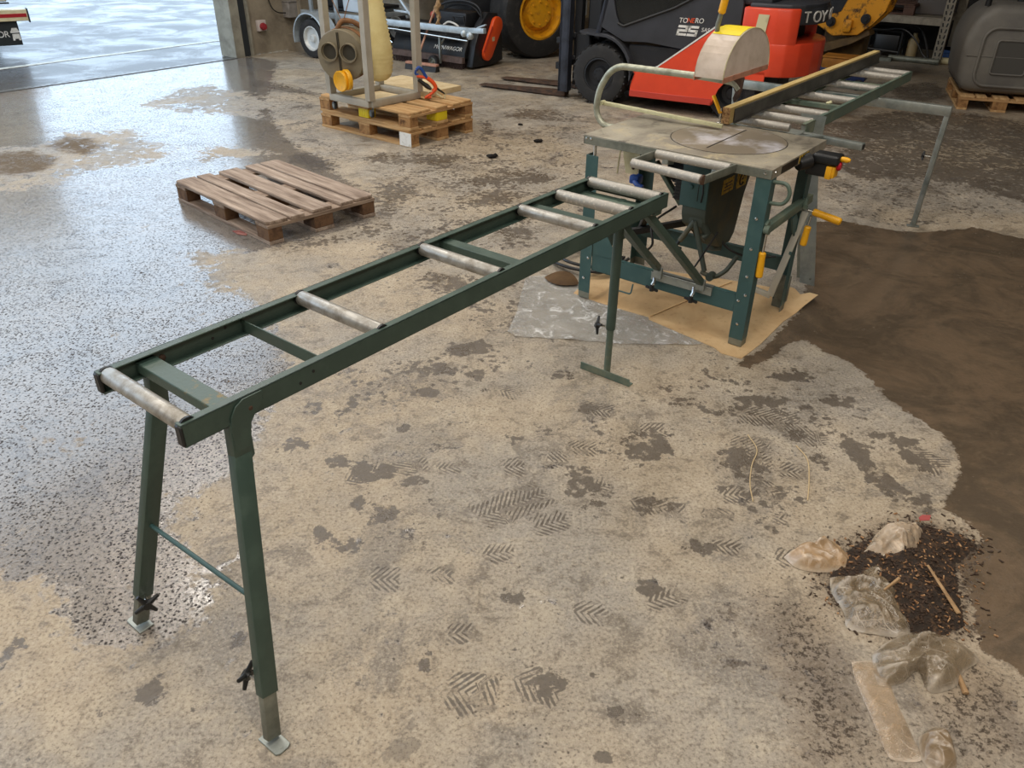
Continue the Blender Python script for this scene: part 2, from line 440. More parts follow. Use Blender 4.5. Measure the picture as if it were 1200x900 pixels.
# ------------------------------------------------------------------ floor
def poly_sd(poly, X, Y):
    """signed distance to a polygon, positive inside"""
    P = np.array(poly)
    d = np.full(X.shape, 1e9)
    inside = np.zeros(X.shape, bool)
    n = len(P)
    for i in range(n):
        a, b = P[i], P[(i + 1) % n]
        e = b - a
        t = np.clip(((X - a[0]) * e[0] + (Y - a[1]) * e[1]) / max(e @ e, 1e-9), 0, 1)
        d = np.minimum(d, np.hypot(X - a[0] - t * e[0], Y - a[1] - t * e[1]))
        c = ((a[1] > Y) != (b[1] > Y))
        with np.errstate(divide='ignore', invalid='ignore'):
            xx = a[0] + (Y - a[1]) * e[0] / (e[1] if abs(e[1]) > 1e-12 else 1e-12)
        inside ^= c & (X < xx)
    return np.where(inside, d, -d)


def build_floor():
    st = 0.022
    xs = np.arange(-6.0, 6.4, st)
    ys = np.arange(0.3, 13.2, st)
    nx, ny = len(xs), len(ys)
    X, Y = np.meshgrid(xs, ys, indexing='ij')
    # outdoors begins at the sill line
    yw = (X - WALL_O.x) * WY.x + (Y - WALL_O.y) * WY.y

    def sm(v, a, b):
        t = np.clip((v - a) / (b - a), 0, 1)
        return t * t * (3 - 2 * t)
    wet = np.zeros(X.shape)
    for q in WET:
        wet = np.maximum(wet, sm(poly_sd(q, X, Y), -.10, .12))
    for q in DRY:
        wet = wet * (1 - sm(poly_sd(q, X, Y), -.14, .20) * .70)
    brown = np.zeros(X.shape)
    for q in PUD:
        brown = np.maximum(brown, sm(poly_sd(q, X, Y), -.05, .06))
    damp_shade = np.zeros(X.shape)
    for q in DAMP_SHADE:
        damp_shade = np.maximum(damp_shade, sm(poly_sd(q, X, Y), -.12, .16) * .8)
    for q in DAPPLE:
        damp_shade = np.maximum(damp_shade, sm(poly_sd(q, X, Y), -.12, .14) * .40)
    for (cx, cy, ra, rb, an) in BLOB:
        dx, dy = X - cx, Y - cy
        u = (dx * math.cos(an) + dy * math.sin(an)) / ra
        v = (-dx * math.sin(an) + dy * math.cos(an)) / rb
        damp_shade = np.maximum(damp_shade, sm(1.5 - np.hypot(u, v), 0, 1.1) * .80)
    tread = np.zeros(X.shape + (3,))
    for (cx, cy, ra, rb, an) in TREAD:
        dx, dy = X - cx, Y - cy
        u = (dx * math.cos(an) + dy * math.sin(an))
        v = (-dx * math.sin(an) + dy * math.cos(an))
        m = sm(1.15 - np.maximum(np.abs(u) / ra, np.abs(v) / rb), 0, .3)
        r = np.maximum(np.abs(u) / (ra + .04), np.abs(v) / (rb + .04)) < 1.3
        tread[..., 0] = np.where(r, u, tread[..., 0])
        tread[..., 1] = np.where(r, v, tread[..., 1])
        tread[..., 2] = np.maximum(tread[..., 2], m)
    grit = np.zeros(X.shape)
    for q in PILE:
        grit = np.maximum(grit, sm(poly_sd(q, X, Y), -.16, .05))
    for q in GRIT:
        grit = np.maximum(grit, sm(poly_sd(q, X, Y), -.14, .1) * .66)
    dirt = np.zeros(X.shape)
    for q in DIRTB:
        dirt = np.maximum(dirt, sm(poly_sd(q, X, Y), -.2, .15))

    co = np.stack([X.ravel(), Y.ravel(), np.zeros(nx * ny)], 1)
    idx = np.arange(nx * ny).reshape(nx, ny)
    keep = ((yw[:-1, :-1] < 0) & (yw[1:, 1:] < 0))
    # inside the hall only; the yard beyond the sill is its own surface
    a = idx[:-1, :-1][keep]
    b = idx[1:, :-1][keep]
    c = idx[1:, 1:][keep]
    d = idx[:-1, 1:][keep]
    quads = np.stack([a, b, c, d], 1)
    # the rest of the floor, in large plain pieces around the detailed part
    extra, eq = [], []

    def rect(x0, x1, y0, y1):
        k = len(co) + len(extra)
        extra.extend([(x0, y0, 0), (x1, y0, 0), (x1, y1, 0), (x0, y1, 0)])
        eq.append((k, k + 1, k + 2, k + 3))
    xe0, xe1, ye0, ye1 = xs[0], xs[-1], ys[0], ys[-1]
    rect(-16, 18, -22, ye0)
    rect(xe1, 18, ye0, ye1)
    rect(-1.6, 18, ye1, 20)
    k = len(co) + len(extra)
    extra.extend([(-11.95, ye0, 0), (xe0, ye0, 0), (xe0, 8.50, 0), (-9.0, 4.35, 0)])
    eq.append((k, k + 1, k + 2, k + 3))
    co2 = np.concatenate([co, np.array(extra)])
    allq = np.concatenate([quads, np.array(eq)])
    me = bpy.data.meshes.new('floor')
    me.vertices.add(len(co2))
    me.vertices.foreach_set('co', co2.astype(np.float32).ravel())
    me.loops.add(len(allq) * 4)
    me.loops.foreach_set('vertex_index', allq.astype(np.int32).ravel())
    me.polygons.add(len(allq))
    me.polygons.foreach_set('loop_start', (np.arange(len(allq)) * 4).astype(np.int32))
    me.update(calc_edges=True)
    ne = len(extra)

    def attr(nm, arr):
        at = me.attributes.new(nm, 'FLOAT', 'POINT')
        at.data.foreach_set('value', np.concatenate([arr.ravel(), np.zeros(ne)]).astype(np.float32))
    attr('wet', wet)
    attr('brown', brown)
    attr('damp_shade', damp_shade)
    attr('grit', grit)
    attr('dirt', dirt)
    at = me.attributes.new('tread', 'FLOAT_VECTOR', 'POINT')
    at.data.foreach_set('vector', np.concatenate([tread.reshape(-1, 3), np.zeros((ne, 3))]).astype(np.float32).ravel())
    o = bpy.data.objects.new('floor', me)
    COL.objects.link(o)
    tag(o, kind='structure')
    return o


class NG:
    """small helper for writing node graphs"""

    def __init__(s, name):
        s.m = bpy.data.materials.new(name)
        s.m.use_nodes = True
        s.nt = s.m.node_tree
        s.b = s.nt.nodes['Principled BSDF']

    def n(s, t, **kw):
        q = s.nt.nodes.new(t)
        for k, v in kw.items():
            setattr(q, k, v)
        return q

    def link(s, a, b):
        s.nt.links.new(a, b)

    def val(s, sock, v):
        if hasattr(v, 'is_output') or isinstance(v, bpy.types.NodeSocket):
            s.link(v, sock)
        else:
            sock.default_value = v

    def noise(s, vec, scale, detail=5, rough=.6, dist=0.0):
        q = s.n('ShaderNodeTexNoise')
        q.inputs['Scale'].default_value = scale
        q.inputs['Detail'].default_value = detail
        q.inputs['Roughness'].default_value = rough
        q.inputs['Distortion'].default_value = dist
        s.link(vec, q.inputs['Vector'])
        return q.outputs['Fac']

    def math(s, op, a, b=0.0, c=0.0):
        q = s.n('ShaderNodeMath', operation=op)
        s.val(q.inputs[0], a)
        s.val(q.inputs[1], b)
        s.val(q.inputs[2], c)
        return q.outputs[0]

    def ramp(s, v, a, b, c=0.0, d=1.0):
        q = s.n('ShaderNodeMapRange', interpolation_type='SMOOTHSTEP')
        s.val(q.inputs['Value'], v)
        q.inputs['From Min'].default_value = a
        q.inputs['From Max'].default_value = b
        q.inputs['To Min'].default_value = c
        q.inputs['To Max'].default_value = d
        return q.outputs[0]

    def mix(s, f, a, b):
        q = s.n('ShaderNodeMix', data_type='RGBA')
        s.val(q.inputs['Factor'], f)
        s.val(q.inputs['A'], a)
        s.val(q.inputs['B'], b)
        return q.outputs['Result']

    def attr(s, nm):
        q = s.n('ShaderNodeAttribute', attribute_name=nm)
        return q


def floor_material():
    g = NG('stained_concrete')
    pos = g.n('ShaderNodeNewGeometry').outputs['Position']

    def nz(scale, detail=5, rough=.6, dist=0.0, gain=5.5):
        """noise centred on zero with a spread of about one"""
        return g.math('MULTIPLY', g.math('SUBTRACT', g.noise(pos, scale, detail, rough, dist), .5), gain)
    big = nz(.8, 4, .6)
    mid2 = nz(2.1, 8, .72, .8)
    mid = nz(5.0, 8, .70, .5)
    fine = nz(19, 7, .72)
    grain = nz(95, 4, .75)
    grain2 = nz(60, 5, .8)
    speckn = nz(170, 2, .6)
    # dry concrete: warm grey beige, scoured pale patches, greyer and browner stains
    c = g.mix(g.ramp(big, -.5, .5), S(168, 153, 131), S(154, 146, 134))
    c = g.mix(g.ramp(mid, .0, .7, 0, .55), c, S(190, 177, 156))
    c = g.mix(g.ramp(mid2, .05, .60, 0, .62), c, S(124, 117, 108))
    c = g.mix(g.ramp(g.math('ADD', mid, g.math('MULTIPLY', fine, .7)), -.25, -.9, 0, .55), c, S(104, 94, 81))
    c = g.mix(g.ramp(fine, .15, .7, 0, .34), c, S(180, 167, 146))
    c = g.mix(g.ramp(fine, -.15, -.7, 0, .38), c, S(108, 97, 82))
    c = g.mix(g.ramp(grain, .15, .6, 0, .55), c, S(92, 80, 66))
    c = g.mix(g.ramp(grain, -.2, -.6, 0, .40), c, S(196, 184, 164))
    # small stones and crumbs
    vor = g.n('ShaderNodeTexVoronoi')
    vor.inputs['Scale'].default_value = 42
    g.link(pos, vor.inputs['Vector'])
    n_patch = nz(1.3, 4, .6)
    crumb = g.math('MULTIPLY', g.ramp(vor.outputs['Distance'], .19, .10), g.ramp(g.math('ADD', n_patch, g.math('MULTIPLY', fine, .5)), -.2, .5, 0, .8))
    c = g.mix(crumb, c, S(66, 54, 44))
    # zones
    wet = g.attr('wet').outputs['Fac']
    brown = g.attr('brown').outputs['Fac']
    damp_shade = g.attr('damp_shade').outputs['Fac']
    grit = g.attr('grit').outputs['Fac']
    dirt = g.attr('dirt').outputs['Fac']
    edge = g.math('ADD', g.math('MULTIPLY', mid, .30), g.math('MULTIPLY', fine, .32))
    edge = g.math('MULTIPLY_ADD', mid2, .25, edge)
    streak = nz(7.0, 8, .75, 1.2)
    wetm = g.ramp(g.math('ADD', wet, g.math('MULTIPLY_ADD', streak, .35, edge)), .30, .66)
    brm = g.ramp(g.math('ADD', brown, g.math('MULTIPLY', edge, .8)), .42, .58)
    vc = g.n('ShaderNodeTexVoronoi')
    vc.inputs['Scale'].default_value = 30
    g.link(pos, vc.inputs['Vector'])
    cell = g.math('SUBTRACT', .42, vc.outputs['Distance'])
    edged = g.math('ADD', g.math('MULTIPLY', edge, 1.1), g.math('ADD', g.math('MULTIPLY', cell, .75), g.math('MULTIPLY', grain2, .22)))
    dpm = g.ramp(g.math('ADD', damp_shade, edged), .44, .58)
    drm = g.ramp(g.math('ADD', dirt, edge), .3, .9)
    grm = g.ramp(g.math('ADD', g.math('MULTIPLY_ADD', fine, .25, grit), g.math('MULTIPLY', grain2, .55)), .58, .90)
    c = g.mix(g.math('MULTIPLY', g.ramp(g.math('ADD', grit, g.math('MULTIPLY', edge, .6)), .15, .7), .45), c, S(112, 93, 72))
    # a few stray stains where nothing special stands
    stray = g.ramp(g.math('ADD', nz(3.3, 7, .7, .9), g.math('MULTIPLY', fine, .45)), .50, .75, 0, .55)
    # tyre and sole prints
    tv = g.n('ShaderNodeSeparateXYZ')
    g.link(g.attr('tread').outputs['Vector'], tv.inputs[0])
    u, v, tm = tv.outputs
    fold = g.math('ADD', u, g.math('MULTIPLY', g.math('ABSOLUTE', v), -.9))
    bars = g.math('SINE', g.math('MULTIPLY', fold, 2 * math.pi / .020))
    gap = g.math('SINE', g.math('MULTIPLY', v, 2 * math.pi / .045))
    trd = g.ramp(g.math('ADD', g.math('ADD', bars, g.math('MULTIPLY', gap, .4)), fine), -.3, .5)
    trm = g.math('MULTIPLY', trd, g.ramp(g.math('ADD', tm, g.math('MULTIPLY', edge, 1.6)), .42, .85))
    dpm = g.math('MAXIMUM', g.math('MAXIMUM', dpm, trm), stray)
    # sediment in the wet film on the left
    speck = g.ramp(g.math('ADD', g.math('MULTIPLY_ADD', mid, .3, grain2), g.math('MULTIPLY', grain, .6)), .12, .70)
    gv = g.n('ShaderNodeTexVoronoi')
    gv.inputs['Scale'].default_value = 80
    g.link(pos, gv.inputs['Vector'])
    sep = g.n('ShaderNodeSeparateColor')
    g.link(gv.outputs['Color'], sep.inputs[0])
    dots = g.math('MULTIPLY', g.ramp(g.math('ADD', gv.outputs['Distance'], g.math('MULTIPLY', grain2, .12)), .44, .30), g.math('LESS_THAN', sep.outputs[0], g.math('MULTIPLY_ADD', mid2, .2, .48)))
    speck = g.math('MAXIMUM', speck, dots)
    c = g.mix(g.math('MULTIPLY', dpm, .86), c, S(88, 79, 69))
    c = g.mix(g.math('MULTIPLY', wetm, .55), c, S(104, 102, 104))
    c = g.mix(g.math('MULTIPLY', g.math('MULTIPLY', wetm, speck), .88), c, S(46, 41, 40))
    c = g.mix(g.math('MULTIPLY', drm, .9), c, S(92, 74, 50))
    silt = g.mix(g.ramp(mid2, -.5, .5), S(104, 87, 69), S(80, 68, 54))
    silt = g.mix(g.ramp(fine, .1, .8, 0, .25), silt, S(124, 106, 86))
    c = g.mix(g.math('MULTIPLY', brm, .95), c, silt)
    c = g.mix(g.math('MULTIPLY', grm, .85), c, S(56, 45, 35))
    g.link(c, g.b.inputs['Base Color'])
    # gloss of the films of water
    dry_r = g.ramp(mid, -.5, .5, .48, .76)
    r = g.math('MULTIPLY_ADD', dpm, -.26, dry_r)
    wet_r = g.math('MULTIPLY_ADD', speck, .40, .10)
    mixr = g.n('ShaderNodeMix', data_type='FLOAT')
    g.link(wetm, mixr.inputs['Factor'])
    g.link(r, mixr.inputs['A'])
    g.link(wet_r, mixr.inputs['B'])
    mixp = g.n('ShaderNodeMix', data_type='FLOAT')
    g.link(brm, mixp.inputs['Factor'])
    g.link(mixr.outputs['Result'], mixp.inputs['A'])
    g.link(g.ramp(mid2, -.5, .5, .07, .24), mixp.inputs['B'])
    r = g.math('MULTIPLY_ADD', g.math('MAXIMUM', grm, drm), .4, mixp.outputs['Result'])
    g.link(r, g.b.inputs['Roughness'])
    clear = g.math('MULTIPLY', wetm, g.math('SUBTRACT', 1.0, speck))
    g.link(g.math('MULTIPLY', clear, .45), g.b.inputs['Coat Weight'])
    g.b.inputs['Coat Roughness'].default_value = .12
    sp = g.math('MULTIPLY_ADD', wetm, .5, .5)
    g.link(g.math('MULTIPLY', sp, g.math('MULTIPLY_ADD', g.math('MULTIPLY', speck, wetm), -.92, 1.0)), g.b.inputs['Specular IOR Level'])
    h = g.math('ADD', g.math('MULTIPLY', grain2, .25), g.math('MULTIPLY', mid, .35))
    h = g.math('MULTIPLY_ADD', grm, .5, h)
    bp = g.n('ShaderNodeBump')
    g.link(h, bp.inputs['Height'])
    bp.inputs['Distance'].default_value = .006
    st = g.math('MULTIPLY_ADD', wetm, -.36, .5)
    g.link(g.math('MULTIPLY_ADD', brm, -.12, st), bp.inputs['Strength'])
    g.link(bp.outputs[0], g.b.inputs['Normal'])
    return g.m


floor = build_floor()
floor.data.materials.append(floor_material())

# ------------------------------------------------------------------ yard outside the door
g = NG('wet_asphalt')
pos = g.n('ShaderNodeNewGeometry').outputs['Position']
na = g.noise(pos, 1.2, 6, .65, .6)
nb = g.noise(pos, 60, 4, .7)
nc = g.noise(pos, 9, 4, .6)
c = g.mix(g.ramp(nb, .45, .62), S(74, 73, 72), S(40, 39, 40))
g.b.inputs['Specular IOR Level'].default_value = .2
c = g.mix(g.ramp(na, .4, .6, 0, .5), c, S(52, 52, 54))
g.link(c, g.b.inputs['Base Color'])
g.link(g.ramp(g.math('ADD', g.math('MULTIPLY', na, .8), g.math('MULTIPLY', nb, .25)), .38, .62, .10, .32), g.b.inputs['Roughness'])
bp = g.n('ShaderNodeBump')
bp.inputs['Distance'].default_value = .004
bp.inputs['Strength'].default_value = .22
g.link(g.math('ADD', g.math('MULTIPLY', nc, .7), g.math('MULTIPLY', nb, .25)), bp.inputs['Height'])
g.link(bp.outputs[0], g.b.inputs['Normal'])
MT['asphalt'] = g.m
m = M()
P = [W(-60, 0, 0), W(40, 0, 0), W(40, 90, 0), W(-60, 90, 0)]
vs = [m.bm.verts.new((q.x, q.y, -.004)) for q in P]
m.bm.faces.new(vs)
tag(obj('yard_ground', m, MT['asphalt']), kind='structure')

MT['line_white'] = pmat('worn_white_line', S(206, 206, 196), .5, 0, S(120, 118, 112), 14, .5, .7)
m = M()
a, b = Vector((-9.0, 6.66, 0)), Vector((-3.6, 14.66, 0))
d = (b - a).normalized()
sd = Vector((-d.y, d.x, 0)) * .05
m.prism([(0, 0), (1, 0), (1, 1), (0, 1)], a - sd + Vector((0, 0, -.004)), (b - a), sd * 2, Vector((0, 0, .004)))
tag(obj('trim_1', m, MT['line_white']), kind='structure')

# steel sill at the door opening
MT['sill'] = pmat('wet_steel_sill', S(110, 108, 104), .3, .6, S(70, 68, 66), 20, .45, .65, .5)
m = M()
m.prism([(-11, -.06), (0, -.06), (0, .05), (-11, .05)], WALL_O + Vector((0, 0, -.006)), WX, WY, Vector((0, 0, .012)))
tag(obj('trim_2', m, MT['sill']), kind='structure')

# ------------------------------------------------------------------ hall shell
MT['concrete_wall'] = pmat('cast_concrete_wall', S(150, 140, 122), .85, 0, S(112, 102, 88), 2.5, .4, .7, .9, .15, 20)
MT['beige_wall'] = pmat('beige_wall_panel', S(186, 168, 138), .8, 0, S(158, 140, 112), 1.5, .4, .7, .9, .05, 20)
MT['dark_wall'] = pmat('dark_grey_wall', S(84, 78, 70), .85, 0, S(60, 56, 50), 1.5, .4, .7)
MT['ceiling'] = pmat('ceiling_sheet', S(120, 112, 102), .8, 0, S(98, 92, 84), 1.2, .4, .7)
DOOR_H = 5.2


def wallbox(name, x0, x1, y0, y1, z0, z1, mat, kind='structure'):
    m = M()
    mt = Matrix.Translation(WALL_O) @ Matrix.Rotation(WALL_A, 4, 'Z')
    m.box(x0, x1, y0, y1, z0, z1, mat=mt)
    return tag(obj(name, m, mat), kind=kind)


wallbox('wall_left', .28, 7.5, 0.0, .3, 0, 6.0, MT['concrete_wall'])
wallbox('wall_left', -6.0, .28, 0, .3, DOOR_H, 6.0, MT['concrete_wall'])
wallbox('wall_left', -6.6, -6.0, 0, .3, 0, 6.0, MT['concrete_wall'])
wallbox('wall_left', -12.6, -6.6, 0, .3, DOOR_H, 6.0, MT['concrete_wall'])
wallbox('wall_left', -16.3, -12.6, 0, .3, 0, 6.0, MT['concrete_wall'])
wallbox('wall_back', 7.5, 7.8, -16.3, .3, 0, 6.0, MT['beige_wall'])
wallbox('wall_right', -16.3, 7.8, -16.6, -16.3, 0, 6.0, MT['dark_wall'])
wallbox('wall_front', -16.6, -16.3, -16.6, .3, 0, 6.0, MT['dark_wall'])
wallbox('ceiling', -16.6, 7.8, -16.6, .3, 6.0, 6.25, MT['ceiling'])
# door post: galvanised reveal, dark seal, bright edge strip
MT['post_steel'] = pmat('door_post_steel', S(176, 172, 158), .45, .4, S(140, 136, 124), 6, .4, .7)
MT['seal'] = pmat('door_seal_rubber', S(38, 42, 46), .5)
wallbox('trim_3', 0.0, .14, -.03, .30, 0, DOOR_H, MT['post_steel'])
wallbox('trim_4', .14, .25, -.015, .30, 0, DOOR_H, MT['seal'])
wallbox('trim_5', .25, .285, -.05, .30, 0, DOOR_H, MT['post_steel'])
# ---- outlines of the plastic bags on the floor, metres
BAGS = {'A': [(0.878, 1.872), (0.907, 1.823), (0.981, 1.806), (1.061, 1.826), (1.088, 1.872), (1.075, 1.919), (1.042, 1.947), (0.995, 1.93), (0.954, 1.889), (0.914, 1.892)], 'B': [(1.123, 1.878), (1.17, 1.852), (1.237, 1.831), (1.257, 1.865), (1.321, 1.906), (1.371, 1.976), (1.377, 2.014), (1.328, 2.034), (1.274, 2.029), (1.226, 1.994), (1.178, 1.943)], 'C': [(0.996, 1.785), (0.979, 1.72), (0.988, 1.642), (0.98, 1.581), (1.056, 1.561), (1.113, 1.552), (1.155, 1.572), (1.176, 1.673), (1.173, 1.759), (1.167, 1.844), (1.11, 1.82)], 'D': [(1.012, 1.49), (0.992, 1.41), (1.001, 1.386), (1.06, 1.398), (1.117, 1.435), (1.12, 1.369), (1.196, 1.387), (1.243, 1.437), (1.306, 1.478), (1.28, 1.531), (1.224, 1.558), (1.155, 1.566), (1.069, 1.533)], 'E': [(0.946, 1.465), (0.935, 1.398), (0.934, 1.294), (0.933, 1.193), (0.949, 1.171), (1.013, 1.174), (1.018, 1.234), (1.021, 1.346), (1.028, 1.441), (1.001, 1.469)], 'F': [(1.03, 1.235), (1.012, 1.17), (1.035, 1.137), (1.085, 1.149), (1.103, 1.212), (1.101, 1.245), (1.066, 1.252)]}
# ------------------------------------------------------------------ saw line frame
SAW_O = Vector((1.082, 3.285, 0))
SAW_A = R(-37.2)
SX = Vector((math.cos(SAW_A), math.sin(SAW_A), 0))
SY = Vector((-math.sin(SAW_A), math.cos(SAW_A), 0))


def SW(x, y, z=0.0):
    p = SAW_O + SX * x + SY * y
    return Vector((p.x, p.y, z))


def star_knob(name, parent, c, axis, r=.035, stem=.03):
    """four-armed black clamp knob on a threaded stem"""
    c, ax = Vector(c), Vector(axis).normalized()
    _, u, v = frame_from(ax)
    m = M()
    for k in range(4):
        a = k * math.pi / 2 + .5
        d = u * math.cos(a) + v * math.sin(a)
        m.tube([c + d * .006, c + d * r * .55 - ax * .002, c + d * r - ax * .004], [.0085, .0065, .005], 8)
    m.cyl(c - ax * .010, c + ax * .009, .012, 12)
    k_ = obj(name, m, MT['black_plastic'], parent)
    s = M()
    s.cyl(c - ax * (stem + .008), c - ax * .008, .005, 8)
    obj('stem', s, MT['chrome'], k_)
    return k_


def c_rail(m, x, y0, y1, z0, z1, inward, w=.024, t=.004):
    """channel section rail along y: web outside, lips turned inward"""
    s = inward
    xa, xb = (x, x + s * t) if s > 0 else (x + s * t, x)
    m.box(xa, xb, y0, y1, z0, z1, .0012, 1)
    xl, xr = (x, x + s * w) if s > 0 else (x + s * w, x)
    m.box(xl, xr, y0, y1, z1 - t, z1, .0012, 1)
    m.box(xl, xr, y0, y1, z0, z0 + t, .0012, 1)


def add_roller(parent, y, hw, z, r=.0205, mat='roller', ends=True):
    m = M()
    m.lathe([(r * .9, -hw), (r, -hw + .004), (r, hw - .004), (r * .9, hw)], (0, y, z), (1, 0, 0), 20, True, True)
    q = obj('roller', m, MT[mat], parent)
    if ends:
        for s in (-1, 1):
            e = M()
            e.lathe([(r * 1.02, 0), (r * 1.04, .007), (r * .5, .009)], (s * hw, y, z), (s, 0, 0), 16, True, True)
            obj('end_cap', e, MT['black_plastic'], q)
    return q


# ------------------------------------------------------------------ long roller table in front
RT_A = R(-38.0)
rt_loc = SW(-.394, -2.622)
table = thing('roller_conveyor', 'long dark green roller table reaching from the foreground up to the saw', 'roller table', rt_loc, RT_A)
L = 2.055
HW = .178
rails = []
for s in (-1, 1):
    m = M()
    c_rail(m, s * HW, 0, L, .795, .850, -s)
    rl = obj('rail', m, MT['dark_green'], table)
    rails.append(rl)
    for yy in (.16, .30, .34):
        b = M()
        if yy == .16:
            b.lathe([(.0095, 0), (.009, .003), (.004, .006)], (s * HW, yy, .818), (s, 0, 0), 12, True, True)
            b.lathe([(.0095, 0), (.009, .003), (.004, .006)], (s * (HW - .004), yy, .818), (-s, 0, 0), 12, True, True)
            obj('bolt', b, MT['rust'], rl)
        else:
            b.cyl((s * (HW - .001), yy, .815 if yy < .32 else .83), (s * (HW + .0008), yy, .815 if yy < .32 else .83), .0042, 10)
            b.cyl((s * (HW - .003), yy, .815 if yy < .32 else .83), (s * (HW - .0048), yy, .815 if yy < .32 else .83), .0042, 10)
            obj('hole', b, MT['black_plastic'], rl)
    # black plastic end plug of the near roller's bearing
    e = M()
    e.box(s * HW - (.022 if s > 0 else 0), s * HW + (0 if s > 0 else .022), -.004, .006, .797, .848, .003, 1)
    obj('end_plug', e, MT['black_plastic'], rl)
for yy in (.022, .575, 1.057, 1.566, 1.80, 2.02):
    add_roller(table, yy, HW - .018, .836, .0205, 'roller' if yy < 1.7 else 'roller_dusty')
m = M()
m.box(-HW + .004, HW - .004, .093, .143, .806, .834, .002, 1)
obj('cross_member', m, MT['dark_green_worn'], table)
m = M()
m.box(-HW + .004, HW - .004, .388, .392, .800, .835, .001, 1)
obj('cross_member', m, MT['dark_green'], table)
for yy in (1.173, 1.648):
    m = M()
    m.box(-HW + .004, HW - .004, yy - .022, yy + .022, .806, .832, .002, 1)
    obj('cross_member', m, MT['dark_green'], table)
m = M()
m.box(-HW + .004, HW - .004, 2.048, 2.052, .797, .848, .001, 1)
obj('end_plate', m, MT['sage'], table)
m = M()
m.box(-HW + .02, HW - .02, 1.84, 1.985, .796, .800, .001, 1)
obj('tray_plate', m, MT['sage'], table)

# splayed front legs
def w2rt(p):
    d = Vector((p[0], p[1], 0)) - Vector((rt_loc.x, rt_loc.y, 0))
    return (d.x * math.cos(RT_A) + d.y * math.sin(RT_A), -d.x * math.sin(RT_A) + d.y * math.cos(RT_A))


feet = {1: w2rt((-.577, 1.201)), -1: w2rt((-1.05, 1.561))}
knees = {}
for s in (-1, 1):
    fx, fy = feet[s]
    top = Vector((s * (HW - .014), .128, .80))
    knee = Vector((s * (HW - .010), .122, .715))
    foot = Vector((fx, fy, .012))
    dirv = (foot - knee).normalized()
    split = knee + (foot - knee) * (.83 if s > 0 else .86)
    leg = M()
    hint = Vector((0, 1, 0))
    leg.bar(top + Vector((0, 0, .0)), knee + dirv * .004, .030, .044, (0, 1, 0), .002)
    leg.bar(knee, split, .030, .044, hint, .002)
    lg = obj('leg', leg, MT['dark_green'], table)
    g_ = M()       # curved shoulder plate that carries the leg on the rail
    x0 = s * (HW + .001)
    poly = [(.195, .848), (.195, .822), (.172, .806), (.155, .785), (.150, .755), (.150, .70), (.138, .69), (.118, .69), (.106, .70),
            (.106, .785), (.110, .815), (.125, .838), (.145, .848)]
    g_.prism(poly, (x0, 0, 0), (0, 1, 0), (0, 0, 1), (s * .004, 0, 0), .001, 1)
    obj('shoulder_plate', g_, MT['dark_green'], lg)
    inn = M()
    inn.bar(split - dirv * .05, foot - dirv * .004, .024, .037, hint, .002)
    i_ = obj('inner_leg', inn, MT['galv_dull'], lg)
    i_['label'] = 'bare metal telescopic leg end'
    ft = M()
    fpl = [(-.030, -.022), (.040, -.022), (.046, -.012), (.046, .012), (.040, .022), (-.030, .022)]
    ft.prism(fpl, (fx, fy, .0005), (s, 0, 0), (0, 1, 0), (0, 0, .005), .0012, 1)
    ft.cyl((fx + s * .033, fy, .0052), (fx + s * .033, fy, .0062), .005, 10)
    obj('foot', ft, MT['galv'], lg)
    kc = knee + (foot - knee) * (.80 if s > 0 else .845)
    side = Vector((-1, -.25, .1)) if s > 0 else Vector((1, -.35, 0))
    star_knob('clamp_knob', lg, kc + side.normalized() * .058, side, .038, .04)
    knees[s] = (knee, foot)
m = M()
pa = knees[-1][0] + (knees[-1][1] - knees[-1][0]) * .52
pb = knees[1][0] + (knees[1][1] - knees[1][0]) * .50
m.tube([pa, pb], .0062, 10)
obj('brace_rod', m, MT['teal'], table)

# T-foot post near the saw
m = M()
m.cyl((0.006, 2.0, .235), (0.006, 2.0, .80), .0205, 20)
post = obj('support_post', m, MT['dark_green'], table)
m = M()
m.cyl((0.006, 2.0, .02), (0.006, 2.0, .26), .0150, 16)
obj('inner_post', m, MT['sage'], post)
m = M()
m.box(-.122, .132, 1.982, 2.018, .0, .004, .001, 1)
m.box(-.122, .132, 1.982, 1.986, .0, .036, .001, 1)
obj('foot_bar', m, MT['sage'], post)
star_knob('clamp_knob', post, (-.040, 1.965, .252), (-.8, -.9, .25), .040, .028)
m = M()
m.box(-HW + .004, HW - .004, 1.98, 2.02, .776, .798, .002, 1)
obj('cross_member', m, MT['dark_green'], table)
# struts that clamp on the saw frame
def s2rt(x, y, z):
    p = SW(x, y, z)
    q = w2rt((p.x, p.y))
    return Vector((q[0], q[1], z))


for (a, b, c, dd) in (((-.405, -.545), (.675,), (-.46, -.035), .30), ((-.265, -.60), (.770,), (-.235, -.03), .285)):
    m = M()
    m.bar(s2rt(a[0], a[1], b[0]), s2rt(c[0], c[1], dd), .034, .030, (0, 0, 1), .002)
    st = obj('strut', m, MT['dark_green'], table)
    m = M()
    top = s2rt(a[0], a[1], b[0])
    m.cyl(top + Vector((.02, 0, 0)), top + Vector((.036, -.004, 0)), .010, 10)
    obj('bolt', m, MT['chrome'], st)
    m = M()
    bt = s2rt(c[0], -.03, 0)
    m.box(bt.x - .022, bt.x + .022, bt.y - .004, bt.y + .012, .245, .30, .001, 1)
    obj('hook_plate', m, MT['galv'], st)
m = M()
m.bar(s2rt(-.38, -.60, .72), s2rt(-.41, -.25, .44), .012, .03, (0, 0, 1))
m.bar(s2rt(-.30, -.62, .772), s2rt(-.55, -.62, .772), .04, .03, (0, 0, 1))
m.bar(s2rt(-.245, -.62, .80), s2rt(-.245, -.52, .77), .03, .05, (0, 0, 1), .004)
obj('strut_bracket', m, MT['dark_green'], table)

